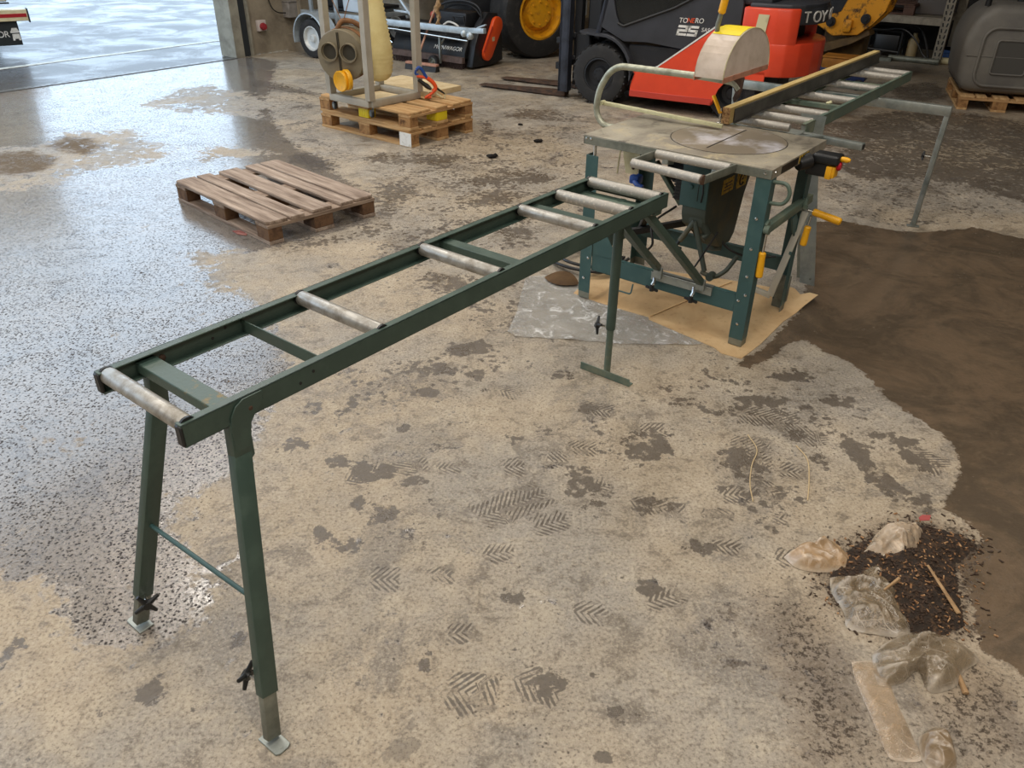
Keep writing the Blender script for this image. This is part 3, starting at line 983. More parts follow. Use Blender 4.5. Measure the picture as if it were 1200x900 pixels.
# ------------------------------------------------------------------ circular saw bench
saw = thing('table_saw', 'teal circular saw bench with a worn steel top, standing on flattened cardboard', 'table saw', SAW_O, SAW_A)
g = NG('worn_saw_table_steel')
tc = g.n('ShaderNodeTexCoord').outputs['Object']
n1 = g.noise(tc, 5, 7, .7, .6)
n2 = g.noise(tc, 2.2, 5, .6, 1.0)
n3 = g.noise(tc, 60, 4, .7)
c = g.mix(g.ramp(n2, .38, .62), S(168, 160, 142), S(138, 130, 116))
c = g.mix(g.ramp(n1, .52, .66, 0, .8), c, S(186, 172, 140))
c = g.mix(g.ramp(n1, .42, .32, 0, .7), c, S(98, 92, 84))
c = g.mix(g.ramp(n3, .55, .68, 0, .35), c, S(84, 72, 58))
g.link(c, g.b.inputs['Base Color'])
g.b.inputs['Metallic'].default_value = .15
g.link(g.ramp(n1, .3, .7, .38, .65), g.b.inputs['Roughness'])
MT['saw_top'] = g.m
MT['saw_insert'] = pmat('polished_saw_insert', S(150, 138, 120), .42, .2, S(206, 202, 204), 5, .50, .66, .6, .03, 60)

TW, TD, TT, TB = .945, .665, .850, .806
m = M()
m.box(-TW, 0, 0, TD, TT - .006, TT, .002, 2)
for q in ((-TW, 0, 0, .004), (-TW, 0, TD - .004, TD), (-TW, -TW + .004, 0, TD), (-.004, 0, 0, TD)):
    m.box(q[0], q[1], q[2], q[3], TB, TT - .004, .001, 1)
top = obj('table_top', m, MT['saw_top'], saw)
# skirt strip in plain steel along the front
m = M()
m.box(-TW + .004, -.002, -.0025, 0, TB + .001, TT - .005, .0008, 1)
obj('front_edge', m, MT['galv_dull'], top)
m = M()
m.lathe([(.268, 0), (.268, .0014), (.0, .0014)], (-.365, .36, TT), (0, 0, 1), 64, False, False)
ins = obj('insert_plate', m, MT['saw_insert'], top)
m = M()
m.lathe([(.2684, 0), (.2684, .0006), (.2722, .0006), (.2722, 0)], (-.365, .36, TT), (0, 0, 1), 64)
obj('insert_gap', m, MT['black_dirty'], top)
m = M()
m.box(-.3775, -.3705, .145, .592, TT + .0008, TT + .0020)
obj('blade_slot', m, MT['black_plastic'], ins)
# hazard sticker on the right edge
m = M()
m.box(.0002, .0012, .10, .30, TB + .004, TT - .008)
obj('nameplate', m, MT['black_plastic'], top)
m = M()
m.box(.0002, .0014, .31, .43, TB + .004, TT - .006)
hz = obj('hazard_sticker', m, MT['label_yellow'], top)
m = M()
for k in range(5):
    y0 = .318 + k * .022
    m.prism([(y0, TB + .006), (y0 + .009, TB + .006), (y0 + .018, TT - .008), (y0 + .009, TT - .008)], (.0014, 0, 0), (0, 1, 0), (0, 0, 1), (.0006, 0, 0))
obj('hazard_stripes', m, MT['black_plastic'], hz)
for (x, y, z, ax) in ((-.03, -.0026, .83, (0, -1, 0)), (-.90, -.0026, .835, (0, -1, 0)), (-.925, -.0026, .835, (0, -1, 0)), (0.0012, .03, .832, (1, 0, 0))):
    m = M()
    m.lathe([(.0065, 0), (.006, .003), (.001, .0045)], (x, y, z), ax, 10, True, True)
    obj('bolt', m, MT['chrome'], top)


def angle_leg(name, x, y, sx, sy, z0, z1, parent, wx=.068, wy=.058, t=.004):
    """angle-iron leg; outer corner at x,y, flanges run sx / sy"""
    poly = [(0, 0), (sx * wx, 0), (sx * wx, sy * t), (sx * t, sy * t), (sx * t, sy * wy), (0, sy * wy)]
    m = M()
    m.prism(poly, (x, y, z0), (1, 0, 0), (0, 1, 0), (0, 0, z1 - z0), .0008, 1)
    lg = obj(name, m, MT['teal'], parent)
    f = M()
    f.prism([(a * .97, b * .97) for a, b in poly], (x + sx * .001, y + sy * .001, .0065), (1, 0, 0), (0, 1, 0), (0, 0, .042), .0008, 1)
    obj('foot_tip', f, MT['galv_dull'], lg)
    return lg


leg_fr = angle_leg('leg', 0.0, .0, -1, 1, .04, TB, saw)
leg_fl = angle_leg('leg', -.925, .0, 1, 1, .04, .757, saw)
leg_br = angle_leg('leg', 0.0, .545, -1, -1, .04, TB, saw)
leg_bl = angle_leg('leg', -.925, .60, 1, -1, .04, TB, saw)
m = M()
m.cyl((-.885, .012, .745), (-.885, .012, TB), .008, 12)
obj('telescopic_rod', m, MT['chrome'], leg_fl)
for lg, pts in ((leg_fr, ((-.034, -.001, .63), (-.034, -.001, .49), (-.05, -.001, .235), (-.022, -.001, .27), (-.036, -.001, .12), (-.03, -.001, .36))),
                (leg_fl, ((-.905, -.001, .30), (-.875, -.001, .235), (-.895, -.001, .12)))):
    for q in pts:
        m = M()
        m.lathe([(.0075, 0), (.007, .003), (.001, .0055)], q, (0, -1, 0), 10, True, True)
        obj('bolt', m, MT['chrome'], lg)
m = M()
m.prism([(-.857, .17), (-.07, .17), (-.07, .258), (-.70, .258), (-.79, .39), (-.855, .395)], (0, .006, 0), (1, 0, 0), (0, 0, 1), (0, .004, 0), .001, 1)
m.box(-.857, -.07, .006, .034, .254, .258, .0008, 1)
m.box(-.857, -.07, .006, .034, .17, .174, .0008, 1)
beam = obj('front_beam', m, MT['teal'], saw)
m = M()
m.box(-.505, -.185, -.006, .006, .219, .262, .001, 1)
m.box(-.505, -.185, -.010, .030, .258, .262, .001, 1)
obj('clamp_rail', m, MT['galv'], beam)
for x in (-.478, -.268):
    m = M()
    m.cyl((x, -.004, .205), (x, -.03, .205), .006, 8)
    m.tube([(x, -.018, .25), (x + .004, -.026, .222), (x, -.036, .205)], .009, 8)
    kb = obj('clamp_bolt', m, MT['chrome'], beam)
    m = M()
    m.bar((x - .034, -.038, .192), (x + .034, -.036, .182), .014, .012, (0, 0, 1), .004)
    m.cyl((x, -.038, .175), (x, -.038, .205), .011, 10)
    obj('wing_nut', m, MT['black_plastic'], kb)
m = M()
m.tube(fillet([(-.70, -.004, .165), (-.70, -.02, .115), (-.60, -.02, .115), (-.60, -.004, .165)], .014), .0042, 8)
obj('wire_hook', m, MT['teal'], beam)
m = M()
m.box(-.87, -.05, .545, .549, .20, .285, .001, 1)
m.box(-.87, -.05, .52, .549, .281, .285, .001, 1)
obj('rear_beam', m, MT['teal'], saw)
for x in (-.919,):
    m = M()
    m.box(x - .003, x + .003, .05, .55 if x > -.5 else .60, .20, .275, .001, 1)
    obj('side_beam', m, MT['teal'], saw)
m = M()
m.bar((-.004, .035, .575), (-.004, .60, .585), .034, .040, (0, 0, 1), .003)
sb = obj('side_rail', m, MT['sage'], saw)
m = M()
m.cyl((.002, .02, .585), (.026, .02, .585), .020, 14)
m.bar((.002, .02, .585), (.002, .06, .60), .02, .05, (0, 0, 1), .004)
obj('pivot', m, MT['sage'], sb)

# green lifting loop on the front right leg
m = M()
m.tube(fillet([(-.004, .03, .792), (.062, .03, .796), (.082, .03, .75), (.06, .03, .704), (-.004, .03, .700)], .03, 8), .0085, 12)
obj('lifting_handle', m, MT['sage'], saw)


def grip_lever(name, pts, ga, gb, rr=.006, rg=.0165):
    m = M()
    m.tube(pts, rr, 10)
    lv = obj(name, m, MT['chrome'], saw)
    ga, gb = Vector(ga), Vector(gb)
    ax = gb - ga
    l = ax.length
    m = M()
    m.lathe([(rg * .8, 0), (rg, .004), (rg * .95, l * .3), (rg * 1.02, l * .7), (rg, l - .006), (rg * .7, l)], ga, ax, 16, True, True)
    obj('grip', m, MT['yellow_grip'], lv)
    return lv


grip_lever('crank_lever', [(.014, .02, .585), (.012, .02, .47)], (.012, .02, .480), (.016, .02, .362))
grip_lever('crank_lever', [(.056, .48, .535), (.05, .48, .49)], (.052, .48, .482), (.046, .48, .385))
grip_lever('crank_lever', [(-.005, .50, .560), (.06, .50, .550)], (.055, .50, .551), (.192, .50, .530), .006, .0175)
# slotted height quadrant and the long adjusting bar
m = M()
m.bar((.020, .50, .545), (-.060, .47, .09), .034, .012, (0, 1, 0), .002)
m.bar((-.060, .47, .09), (-.165, .47, .105), .030, .012, (0, 1, 0), .002)
obj('adjusting_bar', m, pmat('pale_aluminium', S(196, 194, 182), .45, .2), saw)
m = M()
m.prism([(.40, .53), (.45, .545), (.52, .47), (.535, .42), (.50, .405), (.45, .45)], (-.012, 0, 0), (0, 1, 0), (0, 0, 1), (.008, 0, 0), .001, 1)
obj('quadrant_bracket', m, MT['teal'], saw)

m = M()
m.lathe([(.022, 0), (.022, .012), (.006, .014)], (-.012, .50, .33), (1, 0, 0), 16, True, True)
obj('quadrant_wheel', m, MT['teal'], saw)
m = M()
m.box(-.058, .006, .532, .552, .05, .19, .002, 1)
obj('leg_shoe', m, MT['galv_dull'], leg_br)
m = M()
m.tube([(.01, .50, .60), (.016, .47, .585), (.03, .45, .58)], .013, 8)
obj('quadrant_pin', m, MT['sage'], saw)

# switch box hanging under the right edge
m = M()
m.box(.006, .112, .40, .50, .745, .828, .010, 2)
m.tube([(-.012, .34, .800), (.02, .39, .812)], [.03, .036], 12)
m.box(.030, .150, .385, .470, .805, .850, .012, 3)
sw = obj('switch_box', m, MT['black_plastic'], saw)
m = M()
m.box(.100, .128, .39, .46, .742, .800, .005, 2)
m.box(.122, .140, .395, .455, .748, .800, .005, 2)
obj('switch_guard', m, MT['yellow_grip'], sw)
m = M()
m.lathe([(.020, 0), (.022, .008), (.016, .016), (.0, .018)], (.140, .425, .802), (1, 0, 0), 16, True, False)
obj('stop_button', m, MT['red_btn'], sw)
m = M()
m.lathe([(.008, 0), (.012, .006), (.012, .03), (.007, .042), (.0, .044)], (.148, .42, .834), (1, 0, 0), 14, True, False)
obj('plug', m, MT['yellow_grip'], sw)

# saw body below the table
m = M()
m.box(-.475, -.335, .14, .30, .565, TB - .002, .004, 2)
bx = obj('motor_box', m, MT['teal'], saw)
m = M()
m.box(-.385, -.381, .1385, .1400, .60, .68, .0005, 1)
m.tube([(-.362, .138, .60), (-.358, .138, .64), (-.362, .138, .69)], .004, 8)
obj('slot', m, MT['black_plastic'], bx)
m = M()
m.lathe([(.012, 0), (.010, .008), (.0, .010)], (-.42, .139, .665), (0, -1, 0), 12, True, False)
obj('bolt', m, MT['teal'], bx)
m = M()
m.prism([(.145, TB - .002), (.650, TB - .002), (.646, .624), (.585, .546), (.550, .345), (.505, .305), (.365, .315), (.315, .39), (.165, .475), (.145, .53)],
        (-.333, 0, 0), (0, 1, 0), (0, 0, 1), (-.127, 0, 0), .008, 2)
hd = obj('dust_hood', m, MT['teal_dirty'], saw)
m = M()
m.cyl((-.39, .44, .33), (-.375, .42, .272), .045, 18, .034)
obj('dust_outlet', m, MT['teal_dirty'], hd)
for y0, y1, z0, z1 in ((.300, .430, .600, .672), (.470, .590, .590, .668)):
    m = M()
    m.box(-.3332, -.3320, y0, y1, z0, z1)
    sk = obj('sticker', m, MT['label_yellow'], hd)
    m = M()
    if y0 > .4:
        cyy, czz = (y0 + y1) / 2, (z0 + z1) / 2
        m.tube([(-.3317, cyy + .028 * math.cos(a), czz + .028 * math.sin(a)) for a in [k * .42 + .5 for k in range(13)]], .0045, 6)
        m.box(-.3320, -.3310, cyy - .004, cyy + .02, czz - .004, czz + .004)
    else:
        for k in range(3):
            m.box(-.3320, -.3314, y0 + .02, y1 - .02, z0 + .014 + k * .016, z0 + .019 + k * .016)
    obj('sticker_print', m, MT['black_dirty'], sk)
# motor, cable box and braces to the left of the hood
m = M()
m.cyl((-.47, .42, .66), (-.66, .42, .66), .070, 24)
for k in range(24):
    a = k * math.pi / 12
    m.bar((-.48, .42 + .072 * math.cos(a), .66 + .072 * math.sin(a)), (-.64, .42 + .072 * math.cos(a), .66 + .072 * math.sin(a)), .006, .012, (0, math.cos(a), math.sin(a)))
mo = obj('motor', m, MT['black_dirty'], saw)
m = M()
m.box(-.520, -.478, .17, .30, .575, .675, .004, 1)
for k in range(6):
    m.box(-.524, -.478, .166, .30, .583 + k * .016, .589 + k * .016)
obj('vent_plate', m, MT['black_plastic'], mo)
m = M()
m.box(-.855, -.80, .315, .375, .555, .600, .010, 2)
m.tube([(-.83, .33, .57), (-.79, .30, .56), (-.76, .30, .555)], .014, 10)
obj('socket', m, MT['blue_plastic'], saw)
MT['cream'] = pmat('cream_paint', S(206, 198, 160), .55, 0, S(180, 170, 130), 10, .5, .7)
m = M()
m.prism([(-.900, .735), (-.795, .745), (-.800, .615), (-.868, .610)], (0, .30, 0), (1, 0, 0), (0, 0, 1), (0, .006, 0), .0015, 1)
m.bar((-.905, .296, .74), (-.915, .296, .60), .006, .006, (0, 1, 0))
cp = obj('guard_plate', m, MT['cream'], saw)
m = M()
m.lathe([(.009, 0), (.008, .004), (0, .006)], (-.825, .299, .645), (0, -1, 0), 10, True, False)
obj('bolt', m, MT['rust'], cp)
m = M()
m.bar((-.90, .30, .27), (-.60, .52, .345), .03, .035, (0, 0, 1), .003)
m.bar((-.86, .50, .24), (-.72, .30, .42), .03, .03, (0, 0, 1), .003)
obj('cross_brace', m, MT['black_dirty'], saw)
m = M()
m.bar((-.70, .30, .70), (-.535, .30, .515), .020, .034, (0, 1, 0), .002)
obj('motor_brace', m, MT['sage'], saw)
# tilting yoke and adjusters under the box
m = M()
m.tube([(-.385, .15, .50), (-.44, .13, .395)], .013, 12)
yk = obj('tilt_arm', m, MT['teal_dirty'], saw)
m = M()
m.cyl((-.44, .13, .395), (-.455, .125, .365), .008, 10)
m.bar((-.485, .12, .360), (-.425, .13, .358), .014, .014, (0, 0, 1), .005)
obj('clamp_knob', m, MT['black_plastic'], yk)
m = M()
m.tube([(-.385, .15, .50), (-.295, .14, .270)], .0125, 12)
m.tube(fillet([(-.31, .14, .262), (-.24, .13, .250), (-.19, .15, .295), (-.175, .22, .35)], .03), .011, 10)
m.cyl((-.25, .10, .262), (-.25, .14, .262), .02, 14)
m.box(-.42, -.34, .15, .25, .47, .57, .012, 2)
m.tube([(-.36, .17, .50), (-.33, .19, .44), (-.345, .17, .42)], .022, 10)
obj('tilt_yoke', m, MT['teal_dirty'], saw)
m = M()
m.tube([(-.265, .16, .47), (-.345, .12, .275)], .0045, 8)
obj('gas_rod', m, MT['black_plastic'], saw)
for q in ([(-.56, .30, .50), (-.63, .20, .42), (-.60, .16, .33), (-.66, .2, .26)], [(-.40, .40, .40), (-.30, .42, .30), (-.18, .46, .27), (-.08, .50, .29)]):
    m = M()
    m.tube(smooth_path(q), .006, 8)
    obj('cable', m, MT['black_plastic'], saw)

# fold-out roller in front of the table
m = M()
m.bar((-.548, -.222, .829), (-.540, -.004, .829), .012, .034, (0, 0, 1), .002)
m.bar((-.190, -.262, .829), (-.165, -.004, .829), .012, .034, (0, 0, 1), .002)
m.bar((-.545, -.012, .826), (-.165, -.012, .826), .008, .02, (0, 0, 1), .001)
ro = obj('roller_frame', m, MT['galv_dull'], saw)
for a, b in (((-.542, -.232, .832), (-.196, -.268, .832)), ((-.535, -.030, .832), (-.175, -.034, .832))):
    m = M()
    ax = Vector(b) - Vector(a)
    m.lathe([(.017, 0), (.0195, .003), (.0195, ax.length - .003), (.017, ax.length)], a, ax, 20, True, True)
    obj('roller', m, MT['roller_dusty'], ro)
m = M()
m.lathe([(.021, 0), (.020, .006), (.008, .007)], (-.192, -.2685, .832), (1, -.1, 0), 14, True, True)
obj('end_cap', m, MT['rust'], ro)
m = M()
m.bar((-.48, -.045, .812), (-.48, .02, .80), .03, .03, (0, 0, 1), .003)
m.bar((-.24, -.045, .812), (-.24, .02, .80), .03, .03, (0, 0, 1), .003)
obj('hinge', m, MT['galv'], ro)

# overarm tube and blade guard
MT['arm_tube'] = pmat('weathered_steel_tube', S(176, 178, 160), .42, .5, S(140, 140, 122), 14, .45, .65, .55)
m = M()
AY = .45
arm = fillet([(-.90, AY, .80), (-1.112, AY, .785), (-1.165, AY, .85), (-1.155, AY, .965), (-1.075, AY, 1.095), (-.56, AY, 1.096), (-.415, AY, 1.090), (-.385, AY, 1.06)], .075, 8)
m.tube(arm, .0165, 16)
ar = obj('guard_arm', m, MT['arm_tube'], saw)
m = M()
m.prism([(-.425, 1.115), (-.37, 1.115), (-.375, 1.055), (-.385, 1.02), (-.40, 1.0), (-.41, 1.02), (-.395, 1.05), (-.425, 1.08)], (0, AY - .012, 0), (1, 0, 0), (0, 0, 1), (0, .024, 0), .003, 1)
obj('hook_bracket', m, MT['rust'], ar)
MT['perspex'] = pmat('dusty_clear_plastic', S(236, 222, 208), .30, 0, S(206, 190, 172), 9, .4, .7, .5, .03, 40)
_b = MT['perspex'].node_tree.nodes['Principled BSDF']
_b.inputs['Alpha'].default_value = .86
_b.inputs['Transmission Weight'].default_value = .2
_b.inputs['IOR'].default_value = 1.2
prof = []
for k in range(19):
    t = k / 18
    a = math.pi * t
    yy = .47 - .258 * math.cos(a)
    zz = 1.135 + .190 * math.sin(a) ** .92
    prof.append((yy, zz))
m = M()
XR, XL = -.372, -.512
bm = m.bm
for x0, x1 in ((XR, XR - .004), (XL, XL + .004)):
    m.prism(prof, (x0, 0, 0), (0, 1, 0), (0, 0, 1), (x1 - x0, 0, 0))
n = len(prof)
for i in range(n - 1):
    (y0, z0), (y1, z1) = prof[i], prof[i + 1]
    m.hexa([(XL, y0, z0), (XR, y0, z0), (XR, y1, z1), (XL, y1, z1),
            (XL, y0, z0 - .0001), (XR, y0, z0 - .0001), (XR, y1 * .985 + .47 * .015, z1 - .005), (XL, y1 * .985 + .47 * .015, z1 - .005)])
gd = obj('blade_guard', m, MT['perspex'], saw)
gd['label'] = 'dusty clear plastic hood over the blade'
m = M()
i0, i1 = 6, 11
for i in range(i0, i1):
    (y0, z0), (y1, z1) = prof[i], prof[i + 1]
    m.hexa([(XL + .004, y0, z0 + .0012), (XR - .006, y0, z0 + .0012), (XR - .006, y1, z1 + .0012), (XL + .004, y1, z1 + .0012),
            (XL + .004, y0, z0 + .0022), (XR - .006, y0, z0 + .0022), (XR - .006, y1, z1 + .0022), (XL + .004, y1, z1 + .0022)])
obj('warning_strip', m, MT['yellow'], gd)
MT['guard_edge'] = pmat('reddish_guard_rim', S(186, 132, 106), .5, 0, S(160, 110, 88), 14, .45, .6)
m = M()
m.box(XR - .003, XR + .002, prof[0][0], prof[-1][0], 1.118, 1.142, .001, 1)
m.box(XL - .002, XL + .003, prof[0][0], prof[-1][0], 1.118, 1.142, .001, 1)
obj('rim', m, MT['guard_edge'], gd)
m = M()
for i in range(n - 1):
    (y0, z0), (y1, z1) = prof[i], prof[i + 1]
    m.tube([(XR, y0, z0), (XR, y1, z1)], .0025, 6)
obj('edge_bead', m, MT['cream'], gd)
m = M()
m.tube([(-.50, .37, 1.275), (-.496, .36, 1.34), (-.478, .35, 1.41)], [.011, .011, .010], 10)
hl = obj('guard_handle', m, MT['galv_dull'], gd)
m = M()
m.lathe([(.011, 0), (.017, .006), (.017, .14), (.010, .15)], (-.482, .35, 1.385), (.16, -.03, 1), 14, True, True)
obj('grip', m, MT['yellow_grip'], hl)
MT['pale_bar'] = pmat('pale_yellow_painted_bar', S(212, 208, 168), .5, 0, S(186, 182, 140), 20, .5, .7)
m = M()
m.bar((-1.150, .50, .892), (-.470, .515, .868), .022, .018, (0, 0, 1), .002)
m.cyl((-1.152, .475, .894), (-1.152, .51, .894), .012, 12)
obj('brace_bar', m, MT['pale_bar'], saw)

# square tube that sticks out behind the table
m = M()
m.bar((-.22, .700, .812), (-.075, .905, .80), .03, .03, (0, 0, 1), .002)
m.bar((-.20, .905, .797), (.122, .868, .797), .038, .034, (0, 0, 1), .003)
et = obj('extension_tube', m, MT['galv'], saw)
m = M()
m.bar((.1221, .868, .797), (.124, .8678, .797), .026, .022, (0, 0, 1))
obj('tube_plug', m, MT['black_plastic'], et)

# ------------------------------------------------------------------ roller table behind the saw
bt_loc = SW(-.385, .80)
back = thing('roller_conveyor', 'grey green roller table behind the saw, carried on a wide metal trestle', 'roller table', bt_loc, SAW_A)
L2, HB = 2.20, .195
for s in (-1, 1):
    m = M()
    c_rail(m, s * HB, .12, L2, .79, .850, -s)
    obj('rail', m, MT['sage'], back)
for yy in (.262, .489, .968, 1.457, 1.962, 2.17):
    add_roller(back, yy, HB - .014, .834, .0215, 'roller_dusty', False)
m = M()
m.lathe([(.018, -.17), (.0205, -.166), (.0205, .125), (.018, .13)], (0, .07, .831), (1, 0, 0), 20, True, True)
obj('roller', m, MT['roller_dusty'], back)
m = M()
m.box(-.17, .16, .10, .20, .795, .800, .001, 1)
m.bar((.185, .12, .80), (.20, -.09, .80), .02, .035, (0, 0, 1), .002)
obj('joining_plate', m, MT['galv'], back)
for yy in (.83, 1.673, 2.08):
    m = M()
    m.box(-HB + .004, HB - .004, yy - .018, yy + .018, .80, .826, .002, 1)
    obj('cross_member', m, MT['sage'], back)
# flat plate leg at the near right corner
def s2b(x, y, z):
    return Vector((x + .385, y - .80, z))


m = M()
P = [s2b(-.275, 1.06, .872), s2b(-.140, 1.06, .872), s2b(-.140, 1.055, .70), s2b(.020, .95, .0), s2b(-.062, .95, .0), s2b(-.235, 1.055, .70)]
vs0 = [m.bm.verts.new(p) for p in P]
vs1 = [m.bm.verts.new(p + Vector((0, .004, 0))) for p in P]
m.bm.faces.new(vs0)
m.bm.faces.new(vs1[::-1])
for i in range(len(P)):
    j = (i + 1) % len(P)
    m.bm.faces.new((vs0[i], vs1[i], vs1[j], vs0[j]))
pl_ = obj('plate_leg', m, MT['galv'], back)
pl_['label'] = 'flat galvanised plate leg'
m = M()
m.bar(s2b(-.250, 1.075, .80), s2b(-.075, .968, .02), .004, .03, (1, 0, 0))
m.lathe([(.007, 0), (.006, .003), (0, .005)], s2b(-.01, .949, .035), (0, -1, 0), 10, True, False)
obj('plate_flange', m, MT['galv_dull'], pl_)
# trestle: wide bar with a leg at each end
m = M()
m.box(.385 - 1.165, .385 + .238, 1.435, 1.475, .732, .788, .003, 2)
tb = obj('trestle_bar', m, MT['galv'], back)
for sx, xt, xf in ((1, .222, .192), (-1, -1.148, -1.125)):
    m = M()
    a, b = s2b(xt, 2.255, .735), s2b(xf, 2.345, .012)
    m.bar(a, b, .030, .032, (0, 1, 0), .002)
    lg = obj('leg', m, MT['galv'], back)
    m = M()
    m.bar(b + Vector((-.035, -.012, -.006)), b + Vector((.035, .014, -.006)), .03, .010, (0, 0, 1), .002)
    obj('foot', m, MT['galv'], lg)
    kc = a + (b - a) * .36
    star_knob('clamp_knob', lg, kc + Vector((-.065, -.01, 0)), (-1, -.2, 0), .028, .04)
m = M()
m.bar(s2b(-.36, 2.02, .79), s2b(-.36, 2.26, .775), .22, .004, (0, 0, 1))
obj('saddle_plate', m, MT['teal'], back)

# yellow scrap of foam lying on a cross member
m = M()
m.sph((0, 0, .012), .014, 8, (1.3, .8, .7))
m.sph((.012, .006, .016), .009, 8)
y_ = obj('foam_scrap', m, MT['pale_bar'], None, SW(-.31, 1.632, .826 - .006))
tag(y_, 'small pale yellow scrap lying on the rear roller table', 'scrap')

# ------------------------------------------------------------------ rip fence
fence = thing('rip_fence', 'long wooden rip fence with a dark metal face lying on saw and rear roller table', 'saw fence', SW(-.50, .62), SAW_A)
MT['fence_wood'] = wood('yellowed_fence_wood', S(178, 150, 92), S(206, 184, 128), 'y')
MT['fence_end'] = pmat('split_end_grain', S(186, 146, 98), .9, 0, S(110, 76, 46), 60, .45, .6, .9, .4, 60)
MT['fence_face'] = pmat('dark_steel_face', S(92, 90, 84), .45, .5, S(70, 68, 64), 6, .4, .7, .55)
m = M()
m.box(-.026, .016, .006, 2.57, .856, .936, .002, 1)
wd = obj('wood_beam', m, MT['fence_wood'], fence)
m = M()
m.box(-.0255, .0155, 0, .006, .8565, .9355, .002, 1)
obj('end_grain', m, MT['fence_end'], wd)
m = M()
m.box(.016, .024, .05, 2.572, .857, .926, .002, 1)
m.box(.016, .034, .05, 2.572, .857, .861, .001, 1)
obj('metal_face', m, MT['fence_face'], fence)
m = M()
m.tube([(-.03, .01, .862), (-.034, .0, .885), (-.034, -.004, .93)], .005, 8)
m.box(-.045, -.024, -.006, .012, .8525, .862, .002, 1)
cl = obj('clamp', m, MT['chrome'], fence)
m = M()
m.bar((-.030, -.006, .905), (-.085, .000, .985), .012, .028, (0, 1, 0), .005)
obj('lever', m, MT['yellow_grip'], cl)
# ------------------------------------------------------------------ cardboard, film and cable under the saw
def interp_poly(poly, x, y):
    P = np.array(poly)
    return float(poly_sd(poly, np.array([[x]]), np.array([[y]]))[0, 0])


def sheet_from_poly(poly, zf, step, thick):
    """flat sheet with the outline poly, split into a fine grid and lifted by zf(x,y)"""
    bm = bmesh.new()
    f = bm.faces.new([bm.verts.new((x, y, 0)) for x, y in poly])
    xs = [p[0] for p in poly]
    ys = [p[1] for p in poly]
    for ax, lo, hi in ((0, min(xs), max(xs)), (1, min(ys), max(ys))):
        k = lo + step
        while k < hi:
            co = [0, 0, 0]
            no = [0, 0, 0]
            co[ax] = k
            no[ax] = 1
            bmesh.ops.bisect_plane(bm, geom=list(bm.verts) + list(bm.edges) + list(bm.faces), plane_co=co, plane_no=no)
            k += step
    bmesh.ops.triangulate(bm, faces=bm.faces)
    for v in bm.verts:
        v.co.z = zf(v.co.x, v.co.y)
    if thick:
        bmesh.ops.solidify(bm, geom=list(bm.faces), thickness=thick)
    return bm


g = NG('corrugated_cardboard')
tc = g.n('ShaderNodeTexCoord').outputs['Object']
n1 = g.noise(tc, 3, 6, .65, .5)
n2 = g.noise(tc, 30, 4, .7)
wv = g.n('ShaderNodeTexWave', bands_direction='X')
wv.inputs['Scale'].default_value = 40
g.link(tc, wv.inputs['Vector'])
c = g.mix(g.ramp(n1, .35, .7), S(208, 178, 134), S(186, 152, 108))
c = g.mix(g.ramp(n2, .55, .7, 0, .4), c, S(140, 104, 66))
c = g.mix(g.math('MULTIPLY', wv.outputs['Fac'], .10), c, S(150, 116, 76))
g.link(c, g.b.inputs['Base Color'])
g.b.inputs['Roughness'].default_value = .85
MT['cardboard'] = g.m


def zc(x, y):
    z = .003 + .0025 * max(0, mnoise.noise(Vector((x * 5, y * 5, 1))))
    if x > .0 and y > .55:                                   # corner lifted by the leg
        z += .035 * min(1, (y - .55) / .2) * min(1, x / .06)
    if y > .55 and -.12 < x <= 0:
        z += .02 * min(1, (y - .55) / .15)
    return z


card = sheet_from_poly([(-.965, .02), (-.80, .005), (-.62, .012), (-.505, .018), (-.49, -.005), (-.30, -.04), (-.10, -.075), (-.05, -.105), (.045, -.095),
                        (.058, .10), (.052, .40), (.075, .62), (.10, .76), (-.056, .80), (-.40, .72), (-1.0, .52), (-1.049, .346), (-.99, .15)], zc, .05, .003)
cb = obj('cardboard_sheet', card, MT['cardboard'], None, SAW_O, SAW_A, smooth=60)
tag(cb, 'flattened brown cardboard sheet lying under the saw bench', 'cardboard')
m = M()
m.bar((-.50, .02, .0075), (-.36, .70, .0085), .006, .003)
ck = obj('crease', m, pmat('cardboard_crease', S(214, 180, 130), .85), cb)
# torn flap beside the left leg
flap = M()


def ff(u, v):
    x = (u - .5) * .20
    y = (v - .5) * .13 * (1 - .8 * (2 * abs(u - .5)) ** 2)
    return Vector((x, y, .014 + .03 * (1 - (2 * u - 1) ** 2) * v))


flap.sheet(ff, 10, 6, .003)
MT['card_dark'] = pmat('damp_cardboard', S(128, 100, 68), .85, 0, S(98, 74, 50), 9, .4, .7)
fl = obj('cardboard_flap', flap, MT['card_dark'], None, SW(-1.10, .10), SAW_A + .15)
tag(fl, 'small curled brown cardboard flap beside the left leg of the saw', 'cardboard')


def film_mat(name, tint, alpha, rough, ns=9, streak=S(225, 225, 225)):
    g = NG(name)
    tc = g.n('ShaderNodeTexCoord').outputs['Object']
    n1 = g.noise(tc, ns, 6, .7, 1.2)
    n2 = g.noise(tc, ns * .45, 4, .6, .5)
    c = g.mix(g.ramp(n1, .54, .68), tint, streak)
    c = g.mix(g.ramp(n2, .52, .66, 0, .5), c, tuple(q * .55 for q in tint[:3]) + (1,))
    g.link(c, g.b.inputs['Base Color'])
    a = g.math('ADD', g.ramp(n1, .45, .70, 0, .40), alpha)
    g.link(a, g.b.inputs['Alpha'])
    g.b.inputs['Roughness'].default_value = rough
    g.b.inputs['Specular IOR Level'].default_value = .8
    bp = g.n('ShaderNodeBump')
    bp.inputs['Strength'].default_value = .5
    bp.inputs['Distance'].default_value = .02
    g.link(n1, bp.inputs['Height'])
    g.link(bp.outputs[0], g.b.inputs['Normal'])
    return g.m


